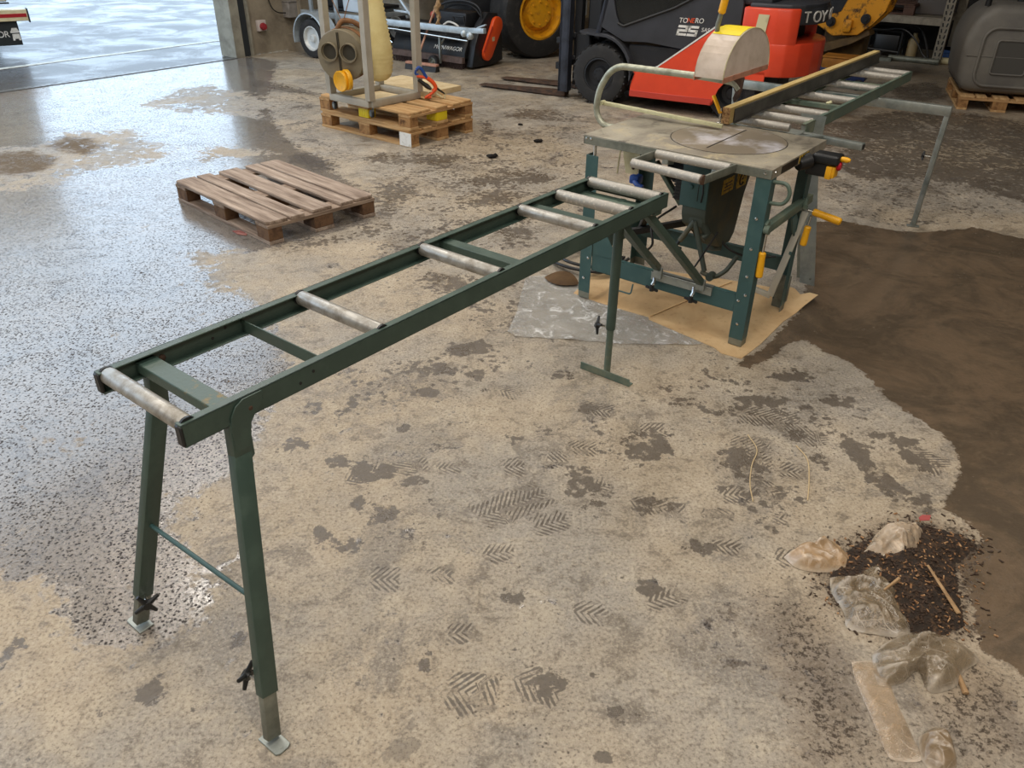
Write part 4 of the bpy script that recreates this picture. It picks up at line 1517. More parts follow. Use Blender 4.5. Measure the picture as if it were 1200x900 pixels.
MT['film'] = film_mat('clear_plastic_film', S(190, 188, 182), .46, .16, 13, S(240, 240, 240))  # near-white streak colour paints bright highlights into the film


CARD_POLY = [(-.965, .02), (-.80, .005), (-.62, .012), (-.505, .018), (-.49, -.005), (-.30, -.04), (-.10, -.075), (-.05, -.105), (.045, -.095), (.058, .10), (-1.0, .52), (-1.049, .346), (-.99, .15)]


def zf(x, y):
    under = interp_poly(CARD_POLY, x, y)
    if under > -.02:
        return .0012
    q = mnoise.noise(Vector((x * 7, y * 7, 3))) + .6 * mnoise.noise(Vector((x * 17, y * 15, 9)))
    r = abs(mnoise.noise(Vector((x * 5 + 4, y * 9, 2))))
    return .003 + max(0, .010 * q + .022 * (.25 - r if r < .25 else 0))


film = sheet_from_poly([(-1.29, .03), (-1.22, .12), (-1.13, .09), (-1.02, .10), (-.98, .14), (-.60, .15), (-.30, .06), (-.16, -.07), (-.19, -.12), (-.32, -.21),
                        (-.45, -.31), (-.60, -.40), (-.74, -.48), (-.84, -.545), (-.90, -.585), (-.96, -.57), (-1.06, -.36), (-1.19, -.15)], zf, .035, 0)
fm = obj('plastic_film', film, MT['film'], None, SAW_O, SAW_A, smooth=80)
fm.location.z = -.0005
tag(fm, 'crumpled sheet of clear plastic film lying half under the cardboard', 'plastic sheet')

# coil of black cable behind the left leg
m = M()
pts = []
for k in range(66):
    a = k * .30
    rr = .185 + .03 * math.sin(k * .21)
    pts.append((-1.14 + rr * 1.0 * math.cos(a) + .02 * math.sin(k * .5), .40 + rr * .82 * math.sin(a), .012 + .004 * math.sin(k * .9) + .0007 * k))
pts += [(-.98, .30, .05), (-.93, .38, .05), (-.88, .45, .09)]
m.tube(smooth_path(pts, 3), .009, 8)
cbl = obj('power_cable', m, MT['black_plastic'], None, SAW_O, SAW_A)
tag(cbl, 'coil of black power cable on the floor behind the left leg of the saw', 'cable')


# ------------------------------------------------------------------ pallets
def make_pallet(name, label, cat, loc, rz, mats, group=None, seed=1, yellow=()):
    """four-way pallet 1.2 x 0.8 x 0.144, boards along x"""
    rd = random.Random(seed)
    t = thing(name, label, cat, loc, rz, group)
    bm_, cm_, km_ = mats
    wy = [(0, .145), (.163, .263), (.3275, .4725), (.537, .637), (.655, .80)]
    for (a, b) in wy:
        m = M()
        j = rd.uniform(-.006, .006)
        ch = .02 if a in (0, .655) else .002
        x0, x1 = -.6 + rd.uniform(0, .008), .6 - rd.uniform(0, .012)
        y0, y1 = a - .4, b - .4
        poly = [(x0 + (ch if a == 0 else .002), y0), (x1 - (ch if a == 0 else .002), y0), (x1, y0 + (ch if a == 0 else .002)),
                (x1, y1 - (ch if a == .655 else .002)), (x1 - (ch if a == .655 else .002), y1), (x0 + (ch if a == .655 else .002), y1),
                (x0, y1 - (ch if a == .655 else .002)), (x0, y0 + (ch if a == 0 else .002))]
        m.prism(poly, (0, 0, .122 + rd.uniform(-.0005, .0005)), (1, 0, 0), (0, 1, 0), (0, 0, .0215), .0015, 1)
        obj('top_board', m, bm_, t)
    for x in (-.5275, 0, .5275):
        m = M()
        m.box(x - .0725, x + .0725, -.4, .4, .1005, .1215, .0015, 1)
        obj('cross_board', m, cm_, t)
    for x in (-.5275, 0, .5275):
        for y, w in ((-.35, .1), (0, .145), (.35, .1)):
            m = M()
            bx_ = .0725
            m.box(x - bx_ + rd.uniform(0, .004), x + bx_ - rd.uniform(0, .004), y - w / 2 + rd.uniform(0, .004), y + w / 2 - rd.uniform(0, .003), .0225, .1002, .003, 1)
            if (x, y) in yellow:
                m = M()
                m.box(x - .066, x + .066, y - w / 2 + .004, y + w / 2 - .004, .0225, .1002, .008, 2)
                for q in range(4):
                    m.box(x - .056 + q * .03, x - .038 + q * .03, y - w / 2 + .001, y + w / 2 - .001, .034, .090, .003, 1)
                yb = obj('block', m, MT['yellow'], t)
                yb['label'] = 'yellow plastic block'
            else:
                obj('block', m, km_, t)
    for y, w in ((-.35, .1), (0, .145), (.35, .1)):
        m = M()
        m.box(-.6, .6, y - w / 2, y + w / 2, 0, .0222, .0015, 1)
        obj('bottom_board', m, bm_, t)
    return t


def pal_loc(ox, oy, a, z=0.0):
    """centre of a pallet from its front corner (x to -1.2, y to .8 in its own frame)"""
    return Vector((ox - .6 * math.cos(a) - .4 * math.sin(a), oy - .6 * math.sin(a) + .4 * math.cos(a), z))


A1 = R(136.3 - 180)
make_pallet('pallet', 'weathered grey brown wooden pallet lying empty on the wet floor', 'pallet', pal_loc(-1.4857, 4.521, A1), A1,
            (MT['pallet'], MT['pallet_cross'], MT['block']), seed=3)
PA = R(141.2 - 180)
PO = (-.8995, 6.8651)
low = make_pallet('pallet', 'lower wooden pallet of the pair under the dust extractor frame', 'pallet', pal_loc(*PO, PA), PA,
                  (MT['pallet_new'], MT['pallet_new_cross'], MT['block_new']), seed=5)
upp = make_pallet('pallet', 'upper wooden pallet of the pair under the dust extractor frame', 'pallet', pal_loc(*PO, PA, .1445), PA,
                  (MT['pallet_new'], MT['pallet_new_cross'], MT['block_new']), seed=8, yellow=((0, -.35), (.5275, 0)))
m = M()
m.box(.458, .6005, -.4022, -.3985, .004, .1185, .001, 1)
wp = obj('white_paint_patch', m, MT['white_paint'], low)
PX = Vector((math.cos(PA), math.sin(PA), 0))
PY = Vector((-math.sin(PA), math.cos(PA), 0))


def PL(x, y, z=0.0):
    return Vector((PO[0], PO[1], 0)) + PX * x + PY * y + Vector((0, 0, z))


text_obj('stamp', 'IPP', .05, MT['block'], upp, (.475, -.4025, .045), (1, 0, 0), (0, 0, 1), .0006)

# ------------------------------------------------------------------ dust extractor frame on the pallets
MT['frame_grey'] = pmat('grey_beige_painted_tube', S(176, 170, 156), .5, 0, S(158, 150, 134), 5, .4, .7)
MT['olive_grey'] = pmat('olive_grey_paint', S(134, 124, 102), .5, 0, S(118, 108, 88), 5, .4, .7)
ext = thing('dust_extractor', 'grey square tube dust extractor frame with two port drum, standing on stacked pallets', 'dust extractor', PL(-.64, .2, .289), PA)


def E(x, y, z):
    """pallet-frame point to the extractor's own frame"""
    return Vector((x + .64, y - .2, z - .289))


X0, X1, Y0, Y1 = -.915, -.40, -.075, .505
ZB = .292
m = M()
for a, b in (((X0, Y0), (X1, Y0)), ((X1, Y0), (X1, Y1)), ((X1, Y1), (X0, Y1)), ((X0, Y1), (X0, Y0))):
    m.bar(E(a[0], a[1], ZB + .028), E(b[0], b[1], ZB + .028), .056, .056, (0, 0, 1), .003)
obj('base_frame', m, MT['frame_grey'], ext)
for (x, y) in ((X0, Y0), (X1, Y0), (X1, Y1), (X0, Y1)):
    m = M()
    m.box(x + .64 - .032, x + .64 + .032, y - .2 - .032, y - .2 + .032, .058, 1.55, .004, 1)
    obj('post', m, MT['frame_grey'], ext)
m = M()
for a, b in (((X0, Y0), (X1, Y0)), ((X1, Y0), (X1, Y1)), ((X1, Y1), (X0, Y1)), ((X0, Y1), (X0, Y0))):
    m.bar(E(a[0], a[1], 1.80), E(b[0], b[1], 1.80), .056, .056, (0, 0, 1), .003)
obj('top_frame', m, MT['frame_grey'], ext)
# casters
for (x, y) in ((X1 + .01, Y0 + .005), (X0 + .03, Y0 + .005)):
    m = M()
    c = E(x, y - .01, .245)
    m.lathe([(.030, -.012), (.034, -.008), (.034, .008), (.030, .012)], c, (0.3, 1, 0), 18, True, True)
    w_ = obj('caster', m, MT['black_plastic'], ext)
    m = M()
    m.lathe([(.018, -.0135), (.018, .0135)], c, (0.3, 1, 0), 14, True, True)
    m.box(c.x - .012, c.x + .012, c.y + .014, c.y + .02, c.z, c.z + .05, .002, 1)
    obj('fork', m, MT['galv_dull'], w_)
# drum: faces the camera side, hung in front of the left bay
dz = .69
dc = E(-.650, -.155, dz)
fwd = Vector((-PX.x * 0, 0, 0))
world_ax = Vector((math.sin(R(14)), math.cos(R(14)), .05)).normalized()
axl = Vector((world_ax.dot(PX), world_ax.dot(PY), world_ax.z))
ax_, du, dv = frame_from(axl)
m = M()
m.lathe([(.19, 0), (.209, .004), (.212, .012), (.205, .02), (.205, .20), (.212, .205), (.212, .22), (.19, .225)], dc, axl, 40, True, True)
drum = obj('drum', m, MT['olive_grey'], ext)
MT['port_dark'] = pmat('dark_port_inside', S(62, 58, 48), .8)
for sx in (-1, 1):
    c = dc + du * (.088 * -sx) + dv * .035 - ax_ * .003
    m = M()
    m.lathe([(.062, .0), (.078, -.004), (.078, -.030), (.070, -.030), (.068, .0)], c, axl, 28)
    pt = obj('port', m, MT['olive_grey'], drum)
    m = M()
    m.lathe([(.068, -.0), (0, -.0005)], c, axl, 24)
    obj('port_inside', m, MT['port_dark'], pt)
m = M()
m.bar(dc + dv * .19 - ax_ * .004, dc - dv * .20 - ax_ * .004, .008, .006, tuple(ax_))
m.bar(dc + dv * .19 - ax_ * .004 + du * .012, dc - dv * .16 - ax_ * .004 + du * .012, .004, .008, tuple(ax_))
obj('seam', m, MT['port_dark'], drum)
MT['rust_band'] = pmat('rusty_brown_band', S(150, 108, 70), .7, .1, S(110, 76, 50), 14, .4, .7)
m = M()
m.lathe([(.209, .10), (.216, .105), (.216, .15), (.209, .155)], dc, axl, 36)
m.tube(smooth_path([dc + dv * .20 + ax_ * .1 + du * .05, dc + dv * .26 + ax_ * .12, dc + dv * .24 + ax_ * .16 - du * .1, dc + dv * .14 + ax_ * .2 - du * .2]), .02, 10)
obj('strap_band', m, MT['rust_band'], drum)
m = M()
tp = dc + dv * .24 + ax_ * .12
for k, (ox, tz) in enumerate(((-.10, .42), (.10, .42))):
    m.tube([tp, tp + dv * tz * .45 + du * ox * .8, tp + dv * (tz + .9) + du * ox], .004, 6)
obj('hanging_cord', m, MT['rust_band'], ext)
for k, (o_, tilt) in enumerate(((Vector((0, 0, 0)), .0), (du * -.045 + ax_ * .012 + dv * .012, .35))):
    c = dc - dv * .195 - ax_ * .05 + o_ + du * .008
    ca = (ax_ + du * (-.45 - tilt)).normalized()
    m = M()
    m.lathe([(.0, .004), (.066, .004), (.072, .0), (.082, .0), (.086, .006), (.084, .034), (.070, .034), (.066, .026), (0, .026)], c, ca, 28)
    obj('cap', m, MT['yellow_grip'], ext)
m = M()
m.tube(smooth_path([dc - dv * .14 - ax_ * .03 - du * .08, dc - dv * .20 - du * .10 - ax_ * .03, dc - dv * .26 - du * .09 - ax_ * .02, dc - dv * .25 - du * .06]), .0025, 6)
obj('cap_wire', m, MT['galv_dull'], ext)
# pale ribbed hose / filter sleeve
MT['sleeve'] = pmat('pale_yellow_sleeve', S(232, 216, 156), .75, 0, S(218, 198, 134), 6, .4, .7)
m = M()
prof = []
zt, zb = 1.70, .455
nr = 74
for k in range(nr + 1):
    t = k / nr
    z = zt + (zb - zt) * t
    zz = (z - zb)
    if zz < .09:
        r = .125 * math.sqrt(max(0, 1 - ((.09 - zz) / .09) ** 2)) + .003
    elif zz < .35:
        r = .128 + .012 * math.sin((zz - .09) / .26 * math.pi)
    else:
        r = .128 - .062 * min(1, (zz - .35) / .42)
    r += .0042 * (1 if k % 2 else -1) * (1 if zz > .06 else .2)
    prof.append((r, z - zt))
m.lathe(prof, E(-.56, .175, zt), (0, 0, 1), 28, True, True)
obj('filter_sleeve', m, MT['sleeve'], ext, smooth=70)
# chipboard deck with a thick edge, behind the frame
m = M()
m.box(-1.15, -.34, .58, 1.02, 0, .05, .003, 1)
MT['chip'] = pmat('pale_board', S(214, 192, 150), .8, 0, S(196, 170, 126), 12, .4, .7, .9, .1, 60)
bo = obj('wooden_board', m, MT['chip'], None, PL(0, 0, .289), PA)
tag(bo, 'pale thick wooden board lying on the pallets behind the extractor frame', 'board')
m = M()
m.box(-.87, -.44, -.01, .46, 0, .010, .001, 1)
bo = obj('plywood_sheet', m, MT['chip'], None, PL(0, 0, .289), PA)
tag(bo, 'pale plywood sheet on the pallet inside the extractor frame', 'board')

# orange and blue cable tackle hooked on the corner
tk = thing('ratchet_clamp', 'orange clamp with a blue handle propped against the extractor frame', 'clamp', PL(-.30, .50, .289), PA)
vw = Vector((0.24, -.97, 0))         # towards the camera side


def TKP(dx, dz, dd=0.0):
    """dx to the right as seen, dz up, dd away"""
    wr = Vector((.97, .24, 0))
    wd = Vector((-.24, .97, 0))
    q = wr * dx + wd * dd
    return Vector((q.dot(PX), q.dot(PY), dz))


m = M()
m.tube(smooth_path([TKP(-.075, .255, .0), TKP(-.055, .275, .0), TKP(-.03, .26, .0), TKP(.0, .21, .0), TKP(.012, .185, .0)]), .014, 8)
m.tube(smooth_path([TKP(-.08, .255, .0), TKP(-.085, .225, .0), TKP(-.06, .215, .0)]), .010, 8)
obj('handle', m, MT['blue_plastic'], tk)
m = M()
m.tube(smooth_path([TKP(-.075, .205, .0), TKP(-.02, .195, .0), TKP(.045, .17, .0), TKP(.085, .12, .0), TKP(.09, .085, .0), TKP(.05, .05, .0), TKP(-.005, .018, .0)]), [.012] * 48 + [.012], 8)
m.tube(smooth_path([TKP(.02, .185, .0), TKP(.07, .145, .0), TKP(.092, .10, .0), TKP(.07, .07, 0)]), .018, 8)
m.tube([TKP(-.01, .018, .01), TKP(.05, .02, .0)], .012, 8)
obj('bow', m, MT['orange'], tk)
m = M()
m.tube([TKP(-.06, .17, .02), TKP(.02, .11, .02), TKP(.05, .09, .0)], [.014, .022, .012], 8)
m.tube([TKP(.09, .105, .0), TKP(.13, .075, .0), TKP(.175, .045, .0)], [.012, .009, .007], 8)
obj('screw', m, MT['black_plastic'], tk)
m = M()
m.tube([TKP(.06, .085, .02), TKP(.11, .04, .0), TKP(.15, .016, .0)], .010, 8)
m.tube([TKP(.178, .055, .0), TKP(.172, .004, .0)], .007, 8)
obj('jaw', m, MT['cream'], tk)

# ------------------------------------------------------------------ sweepings and plastic bags on the right
PILE_C = Vector((1.26, 1.80, 0))
m = M()
MT['soil'] = pmat('dark_sweepings', S(44, 34, 26), .95, 0, S(84, 62, 42), 55, .5, .65, .95, .8, 110)


def pile_h(x, y):
    d = interp_poly(PILE[0], x, y)
    h = .045 * max(0, min(1, (d + .02) / .12)) ** .8
    return h


px = [p[0] for p in PILE[0]]
py = [p[1] for p in PILE[0]]
x0, x1, y0, y1 = min(px) - .04, max(px) + .04, min(py) - .04, max(py) + .04


def pf(u, v):
    x = x0 + (x1 - x0) * u
    y = y0 + (y1 - y0) * v
    h = pile_h(x, y)
    n_ = mnoise.noise(Vector((x * 18, y * 18, 0)))
    n2_ = mnoise.noise(Vector((x * 60, y * 60, 4)))
    return Vector((x, y, -.006 + h * (.75 + .5 * n_) + (.010 * n2_ if h > .002 else 0) + (.005 if h > .004 else 0)))


m.sheet(pf, 60, 60)
# loose chips on and around the heap
rd = random.Random(11)
chips = M()
chips2 = M()
k = 0
while k < 1700:
    x = rd.uniform(x0 - .08, x1 + .06)
    y = rd.uniform(y0 - .12, y1 + .04)
    d = interp_poly(PILE[0], x, y)
    if d < -.10 or (d < 0 and rd.random() > .35 + d * 3.0):
        continue
    h = max(.001, pf((x - x0) / (x1 - x0), (y - y0) / (y1 - y0)).z) if d > -.03 else .001
    s_ = rd.uniform(.002, .0065)
    t_ = chips if rd.random() < .74 else chips2
    a = rd.uniform(0, math.pi)
    dr = Vector((math.cos(a), math.sin(a), rd.uniform(-.4, .4))) * s_ * rd.uniform(.6, 1.5)
    c = Vector((x, y, h + s_ * .3))
    t_.bar(c - dr, c + dr, s_ * rd.uniform(.5, 1.1), s_ * .5, (0, 0, 1))
    k += 1
heap = obj('sweepings_heap', m, MT['soil'], None, smooth=180)
tag(heap, 'heap of dark dirt and wood chips swept together at the edge of the puddle', 'dirt heap', None, 'stuff')
c1 = obj('dark_chips', chips, pmat('dark_chips', S(60, 44, 32), .9), heap)
c1['kind'] = 'stuff'
c2 = obj('pale_chips', chips2, pmat('pale_chips', S(128, 92, 60), .9, 0, S(176, 140, 100), 60, .5, .6), heap)
c2['kind'] = 'stuff'


def bag_mat(name, tint, alpha, ns):
    g = NG(name)
    tc = g.n('ShaderNodeTexCoord').outputs['Object']
    n1 = g.noise(tc, ns, 6, .7, 1.6)
    n2 = g.noise(tc, ns * .4, 4, .6, .6)
    # crumpled facets: distorted cells
    ds = g.n('ShaderNodeTexNoise')
    ds.inputs['Scale'].default_value = 9
    g.link(tc, ds.inputs['Vector'])
    ad = g.n('ShaderNodeVectorMath', operation='MULTIPLY_ADD')
    g.link(ds.outputs['Color'], ad.inputs[0])
    ad.inputs[1].default_value = (.09, .09, .05)
    g.link(tc, ad.inputs[2])
    hs = []
    for sc in (13, 31):
        vo = g.n('ShaderNodeTexVoronoi', feature='F1')
        vo.inputs['Scale'].default_value = sc
        g.link(ad.outputs[0], vo.inputs['Vector'])
        ve = g.n('ShaderNodeTexVoronoi', feature='DISTANCE_TO_EDGE')
        ve.inputs['Scale'].default_value = sc
        g.link(ad.outputs[0], ve.inputs['Vector'])
        hs.append((vo.outputs['Distance'], ve.outputs['Distance']))
    crease = g.math('MAXIMUM', g.ramp(hs[0][1], .045, .0, 0, .8), g.ramp(hs[1][1], .05, .0, 0, .5))
    crease = g.math('MULTIPLY', crease, g.ramp(n2, .38, .62))
    geo = g.n('ShaderNodeNewGeometry')
    ridge = g.ramp(geo.outputs['Pointiness'], .505, .57)
    pale = g.math('MAXIMUM', g.math('MULTIPLY', crease, .6), g.math('MULTIPLY', ridge, .45))
    c = g.mix(g.ramp(n2, .45, .65), tint, tuple(q * .66 for q in tint[:3]) + (1,))
    c = g.mix(pale, c, S(236, 224, 206))
    g.link(c, g.b.inputs['Base Color'])
    al = g.math('ADD', g.ramp(n1, .42, .66, 0, .30), alpha)
    g.link(g.math('MAXIMUM', al, pale), g.b.inputs['Alpha'])
    g.b.inputs['Roughness'].default_value = .18
    g.b.inputs['Specular IOR Level'].default_value = .9
    bp = g.n('ShaderNodeBump')
    bp.inputs['Strength'].default_value = .6
    bp.inputs['Distance'].default_value = .012
    g.link(g.math('MULTIPLY_ADD', hs[1][0], .3, g.math('ADD', hs[0][0], g.math('MULTIPLY', n1, .3))), bp.inputs['Height'])
    g.link(bp.outputs[0], g.b.inputs['Normal'])
    return g.m


MT['bag_dusty'] = bag_mat('dusty_plastic_bag', S(178, 148, 112), .80, 16)
MT['bag_mud'] = bag_mat('mud_stained_bag', S(140, 118, 90), .80, 16)
MT['bag_grey'] = bag_mat('muddy_clear_bag', S(138, 121, 97), .60, 14)
MT['bag_clear'] = bag_mat('clear_plastic_bag', S(218, 194, 164), .50, 14)
MT['bag_pale'] = bag_mat('pale_clear_sleeve', S(188, 162, 130), .34, 18)


def bag(name, label, outline, height, mat, seed, fold=.6):
    """crumpled bag: an outline on the floor puffed up to the given height with creases"""
    bm = bmesh.new()
    cx = sum(p[0] for p in outline) / len(outline)
    cy = sum(p[1] for p in outline) / len(outline)
    loc = [(x - cx, y - cy) for x, y in outline]
    # densify outline with a spline
    pp = [Vector((x, y, 0)) for x, y in loc]
    cl_ = smooth_path(pp + [pp[0]], 7)[:-1]
    n = len(cl_)
    rings = 16
    rows = []

    def zat(q, t):
        prof_ = math.sin(min(1, t * 1.35) * math.pi / 2) ** .75
        w = Vector((q.x, q.y, 0))
        w += Vector((mnoise.noise(w * 8 + Vector((seed, 0, 0))), mnoise.noise(w * 8 + Vector((0, seed, 5))), 0)) * .05
        big_ = mnoise.noise(Vector((w.x * 8 + seed * 7, w.y * 8, seed)))
        fa, fb = w.x * math.cos(seed * 2) + w.y * math.sin(seed * 2), -w.x * math.sin(seed * 2) + w.y * math.cos(seed * 2)
        r1 = 1 - 2.4 * abs(mnoise.noise(Vector((fa * 4 + seed * 3, fb * 13 + seed, seed * 2))))
        r2_ = 1 - 2.4 * abs(mnoise.noise(Vector((fa * 9 + seed, fb * 30, seed * 5))))
        r3_ = 1 - 2.4 * abs(mnoise.noise(Vector((fa * 34, fb * 12 + seed, seed * 9))))
        return height * prof_ * (.55 + .34 * big_ + fold * (.46 * r1 + .22 * r2_ + .12 * r3_)) + .002

    for i in range(rings):
        t = i / rings
        row = []
        for k, p in enumerate(cl_):
            q = p * (1 - t)
            row.append(bm.verts.new((q.x, q.y, max(.002, zat(q, t)))))
        rows.append(row)
    top = bm.verts.new((0, 0, max(.003, zat(Vector((0, 0, 0)), 1))))
    for i in range(rings - 1):
        for k in range(n):
            j = (k + 1) % n
            bm.faces.new((rows[i][k], rows[i][j], rows[i + 1][j], rows[i + 1][k]))
    for k in range(n):
        bm.faces.new((rows[-1][k], rows[-1][(k + 1) % n], top))
    base = [bm.verts.new((p.x * .97, p.y * .97, .001)) for p in cl_]
    for k in range(n):
        j = (k + 1) % n
        bm.faces.new((base[k], base[j], rows[0][j], rows[0][k]))
    bm.faces.new(base[::-1])
    o = obj(name, bm, mat, None, (cx, cy, 0), smooth=30)
    return tag(o, label, 'plastic bag', 'plastic bags by the sweepings')
bag('plastic_bag', 'dusty tan plastic bag with a pointed corner, left of the dirt heap', BAGS['A'], .070, MT['bag_dusty'], 1.3)
bag('plastic_bag', 'shiny clear rounded plastic bag at the top of the dirt heap', BAGS['B'], .085, MT['bag_clear'], 2.7)
bag('plastic_bag', 'large muddy grey plastic bag lying over the left side of the dirt heap', BAGS['C'], .065, MT['bag_grey'], 3.1)
bag('plastic_bag', 'wide crumpled clear grey plastic bag below the dirt heap', BAGS['D'], .068, MT['bag_grey'], 4.9, .6)
bag('plastic_sleeve', 'long narrow flat clear plastic sleeve below the other bags', BAGS['E'], .016, MT['bag_pale'], 5.7, .9)
bag('plastic_bag', 'small grey brown plastic bag at the lower edge beside the long sleeve', BAGS['F'], .065, MT['bag_mud'], 6.1)

MT['stick'] = pmat('splintered_pale_wood', S(168, 136, 98), .85, 0, S(126, 98, 68), 20, .4, .7)


def stick(label, a, b, w, h=.012, z=.0):
    a, b = Vector(a), Vector(b)
    m = M()
    d = b - a
    c = (a + b) / 2
    s = Vector((-d.y, d.x, 0)).normalized()
    m.hexa([a - c - s * w * .3, a - c + s * w * .3, b - c + s * w * .5, b - c - s * w * .5,
            a - c - s * w * .2 + Vector((0, 0, h * .6)), a - c + s * w * .2 + Vector((0, 0, h * .6)), b - c + s * w * .3 + Vector((0, 0, h)), b - c - s * w * .4 + Vector((0, 0, h))], .002, 1)
    o = obj('wood_splinter', m, MT['stick'], None, c)
    return tag(o, label, 'wood splinter', 'wood splinters by the sweepings')


stick('long splinter of pale wood lying across the right side of the dirt heap', (1.290, 1.795, .050), (1.318, 1.630, .016), .017, .007)
stick('short splinter of wood sticking out between the two grey bags', (1.115, 1.690, .045), (1.175, 1.732, .050), .012)
stick('short splinter of wood poking out below the wide grey bag', (1.225, 1.45, .002), (1.212, 1.362, .002), .018)
m = M()
m.prism([(-.016, -.008), (.010, -.014), (.020, .004), (-.004, .012), (-.018, .004)], (0, 0, 0), (1, 0, .3), (0, 1, .2), (0, 0, .002))
rs = obj('red_scrap', m, pmat('red_plastic', S(150, 60, 56), .6), None, (1.392, 2.035, .036))
tag(rs, 'small red plastic scrap at the top right of the dirt heap', 'scrap')
# reddish scrap by the pallet
m = M()
m.prism([(-.06, -.02), (.02, -.03), (.08, -.005), (.05, .02), (-.03, .025)], (0, 0, .001), (1, 0, 0), (0, 1, 0), (0, 0, .004), .001, 1)
rs = obj('red_scrap', m, pmat('faded_red_scrap', S(120, 58, 52), .7, 0, S(160, 110, 100), 30), None, (-1.735, 4.735, 0), R(-40))
tag(rs, 'flat dull red scrap on the wet floor in front of the empty pallet', 'scrap')
MT['lump'] = pmat('black_mud', S(26, 22, 20), .9)
for x, y, s, lb in ((-.192, 6.587, .045, 'black mud lump on the floor between the empty pallet and the saw'),
                    (.205, 7.119, .038, 'black mud lump on the floor just in front of the forklift forks'),
                    (.046, 7.764, .025, 'smallest black mud lump, beside the brown puddle before the forks')):
    m = M()
    m.sph((0, 0, .4 * s), s, 10, (1.1, .6, .45))
    for v in m.bm.verts:
        v.co += v.co.normalized() * .3 * s * mnoise.noise(v.co * 40)
        v.co.z = max(v.co.z, .0)
    tag(obj('mud_lump', m, MT['lump'], None, (x, y, 0)), lb, 'mud lump', 'mud lumps on the floor')
# pale straw-like strings
MT['string'] = pmat('pale_string', S(196, 172, 132), .8)
for pts, lb in (([(.935, 2.560, .003), (.945, 2.46, .003), (.900, 2.36, .003), (.865, 2.25, .003), (.850, 2.15, .003)], 'pale thread lying on the floor, the left one of two'),
                ([(1.105, 2.49, .003), (1.120, 2.40, .003), (1.085, 2.27, .003), (1.045, 2.16, .003)], 'pale thread lying on the floor, nearer the puddle')):
    m = M()
    m.tube(smooth_path(pts, 6), .0022, 6)
    tag(obj('string', m, MT['string']), lb, 'string', 'threads on the floor')
# ------------------------------------------------------------------ forklift
FK_A = R(-29)
fk = thing('forklift', 'red and dark grey forklift truck standing behind the saw', 'forklift', (.9, 8.75, 0), FK_A)
MT['fk_red'] = pmat('red_truck_paint', S(232, 76, 44), .34, 0, S(220, 68, 40), 4, .4, .7, .4, coat=.3)
MT['fk_grey'] = pmat('dark_grey_truck_paint', S(58, 60, 66), .42, 0, S(48, 50, 55), 4, .4, .7)
MT['fk_black'] = pmat('black_truck_steel', S(36, 38, 42), .5, .2, S(52, 52, 54), 8, .5, .8)
MT['fk_mast'] = pmat('mast_steel', S(62, 66, 76), .42, .4, S(44, 46, 52), 8, .45, .7)
MT['glass'] = pmat('tinted_cab_glass', S(60, 64, 66), .08)
_g = MT['glass'].node_tree.nodes['Principled BSDF']
_g.inputs['Transmission Weight'].default_value = .75
_g.inputs['IOR'].default_value = 1.45


def wheel(parent, c, axis, R_, W_, rim_r, mat_rim, name='wheel', lugs=0, hub_r=None):
    c = Vector(c)
    ax = Vector(axis).normalized()
    m = M()
    m.lathe([(rim_r, -W_ * .42), (rim_r * 1.04, -W_ * .48), (R_ * .86, -W_ * .5), (R_ * .95, -W_ * .46), (R_ * .99, -W_ * .36), (R_, -W_ * .2), (R_, W_ * .2), (R_ * .99, W_ * .36),
             (R_ * .95, W_ * .46), (R_ * .86, W_ * .5), (rim_r * 1.04, W_ * .48), (rim_r, W_ * .42)], c, ax, 48, False, False)
    if lugs:
        _, u, v = frame_from(ax)
        for k in range(lugs):
            a = 2 * math.pi * k / lugs
            for sd in (-1, 1):
                d = u * math.cos(a + sd * .03) + v * math.sin(a + sd * .03)
                p = c + d * R_ * .985
                q = c + (u * math.cos(a + .10) + v * math.sin(a + .10)) * R_ * .985
                m.bar(p + ax * sd * W_ * .48, q + ax * sd * W_ * .08, R_ * .06, R_ * .045, tuple(d))
    w = obj(name, m, MT['rubber'], parent)
    m = M()
    h = hub_r or rim_r * .42
    m.lathe([(rim_r * 1.01, -W_ * .46), (rim_r * .93, -W_ * .47), (rim_r * .88, -W_ * .36), (rim_r * .80, -W_ * .24), (h * 1.15, -W_ * .22), (h, -W_ * .30), (h * .92, -W_ * .40), (h * .3, -W_ * .42), (0, -W_ * .42)],
            c, ax, 40, False, False)
    m.lathe([(rim_r * 1.01, W_ * .45), (rim_r * .85, W_ * .3), (0, W_ * .25)], c, ax, 32)
    rm = obj('rim', m, mat_rim, w)
    _, u, v = frame_from(ax)
    for k in range(8):
        a = 2 * math.pi * k / 8
        q = c + (u * math.cos(a) + v * math.sin(a)) * h * .72 - ax * W_ * .40
        b = M()
        b.cyl(q, q - ax * W_ * .05, rim_r * .045, 6)
        obj('nut', b, mat_rim, rm)
    return w


wheel(fk, (-.045, .11, .302), (0, 1, 0), .302, .22, .165, MT['fk_black'], lugs=26)
wheel(fk, (-.045, 1.02, .302), (0, 1, 0), .302, .22, .165, MT['fk_black'], lugs=26)
wheel(fk, (1.36, .16, .245), (0, 1, 0), .245, .18, .13, MT['fk_black'], lugs=22)
wheel(fk, (1.36, .97, .245), (0, 1, 0), .245, .18, .13, MT['fk_black'], lugs=22)
XA, YA, ZA = Vector((1, 0, 0)), Vector((0, 1, 0)), Vector((0, 0, 1))
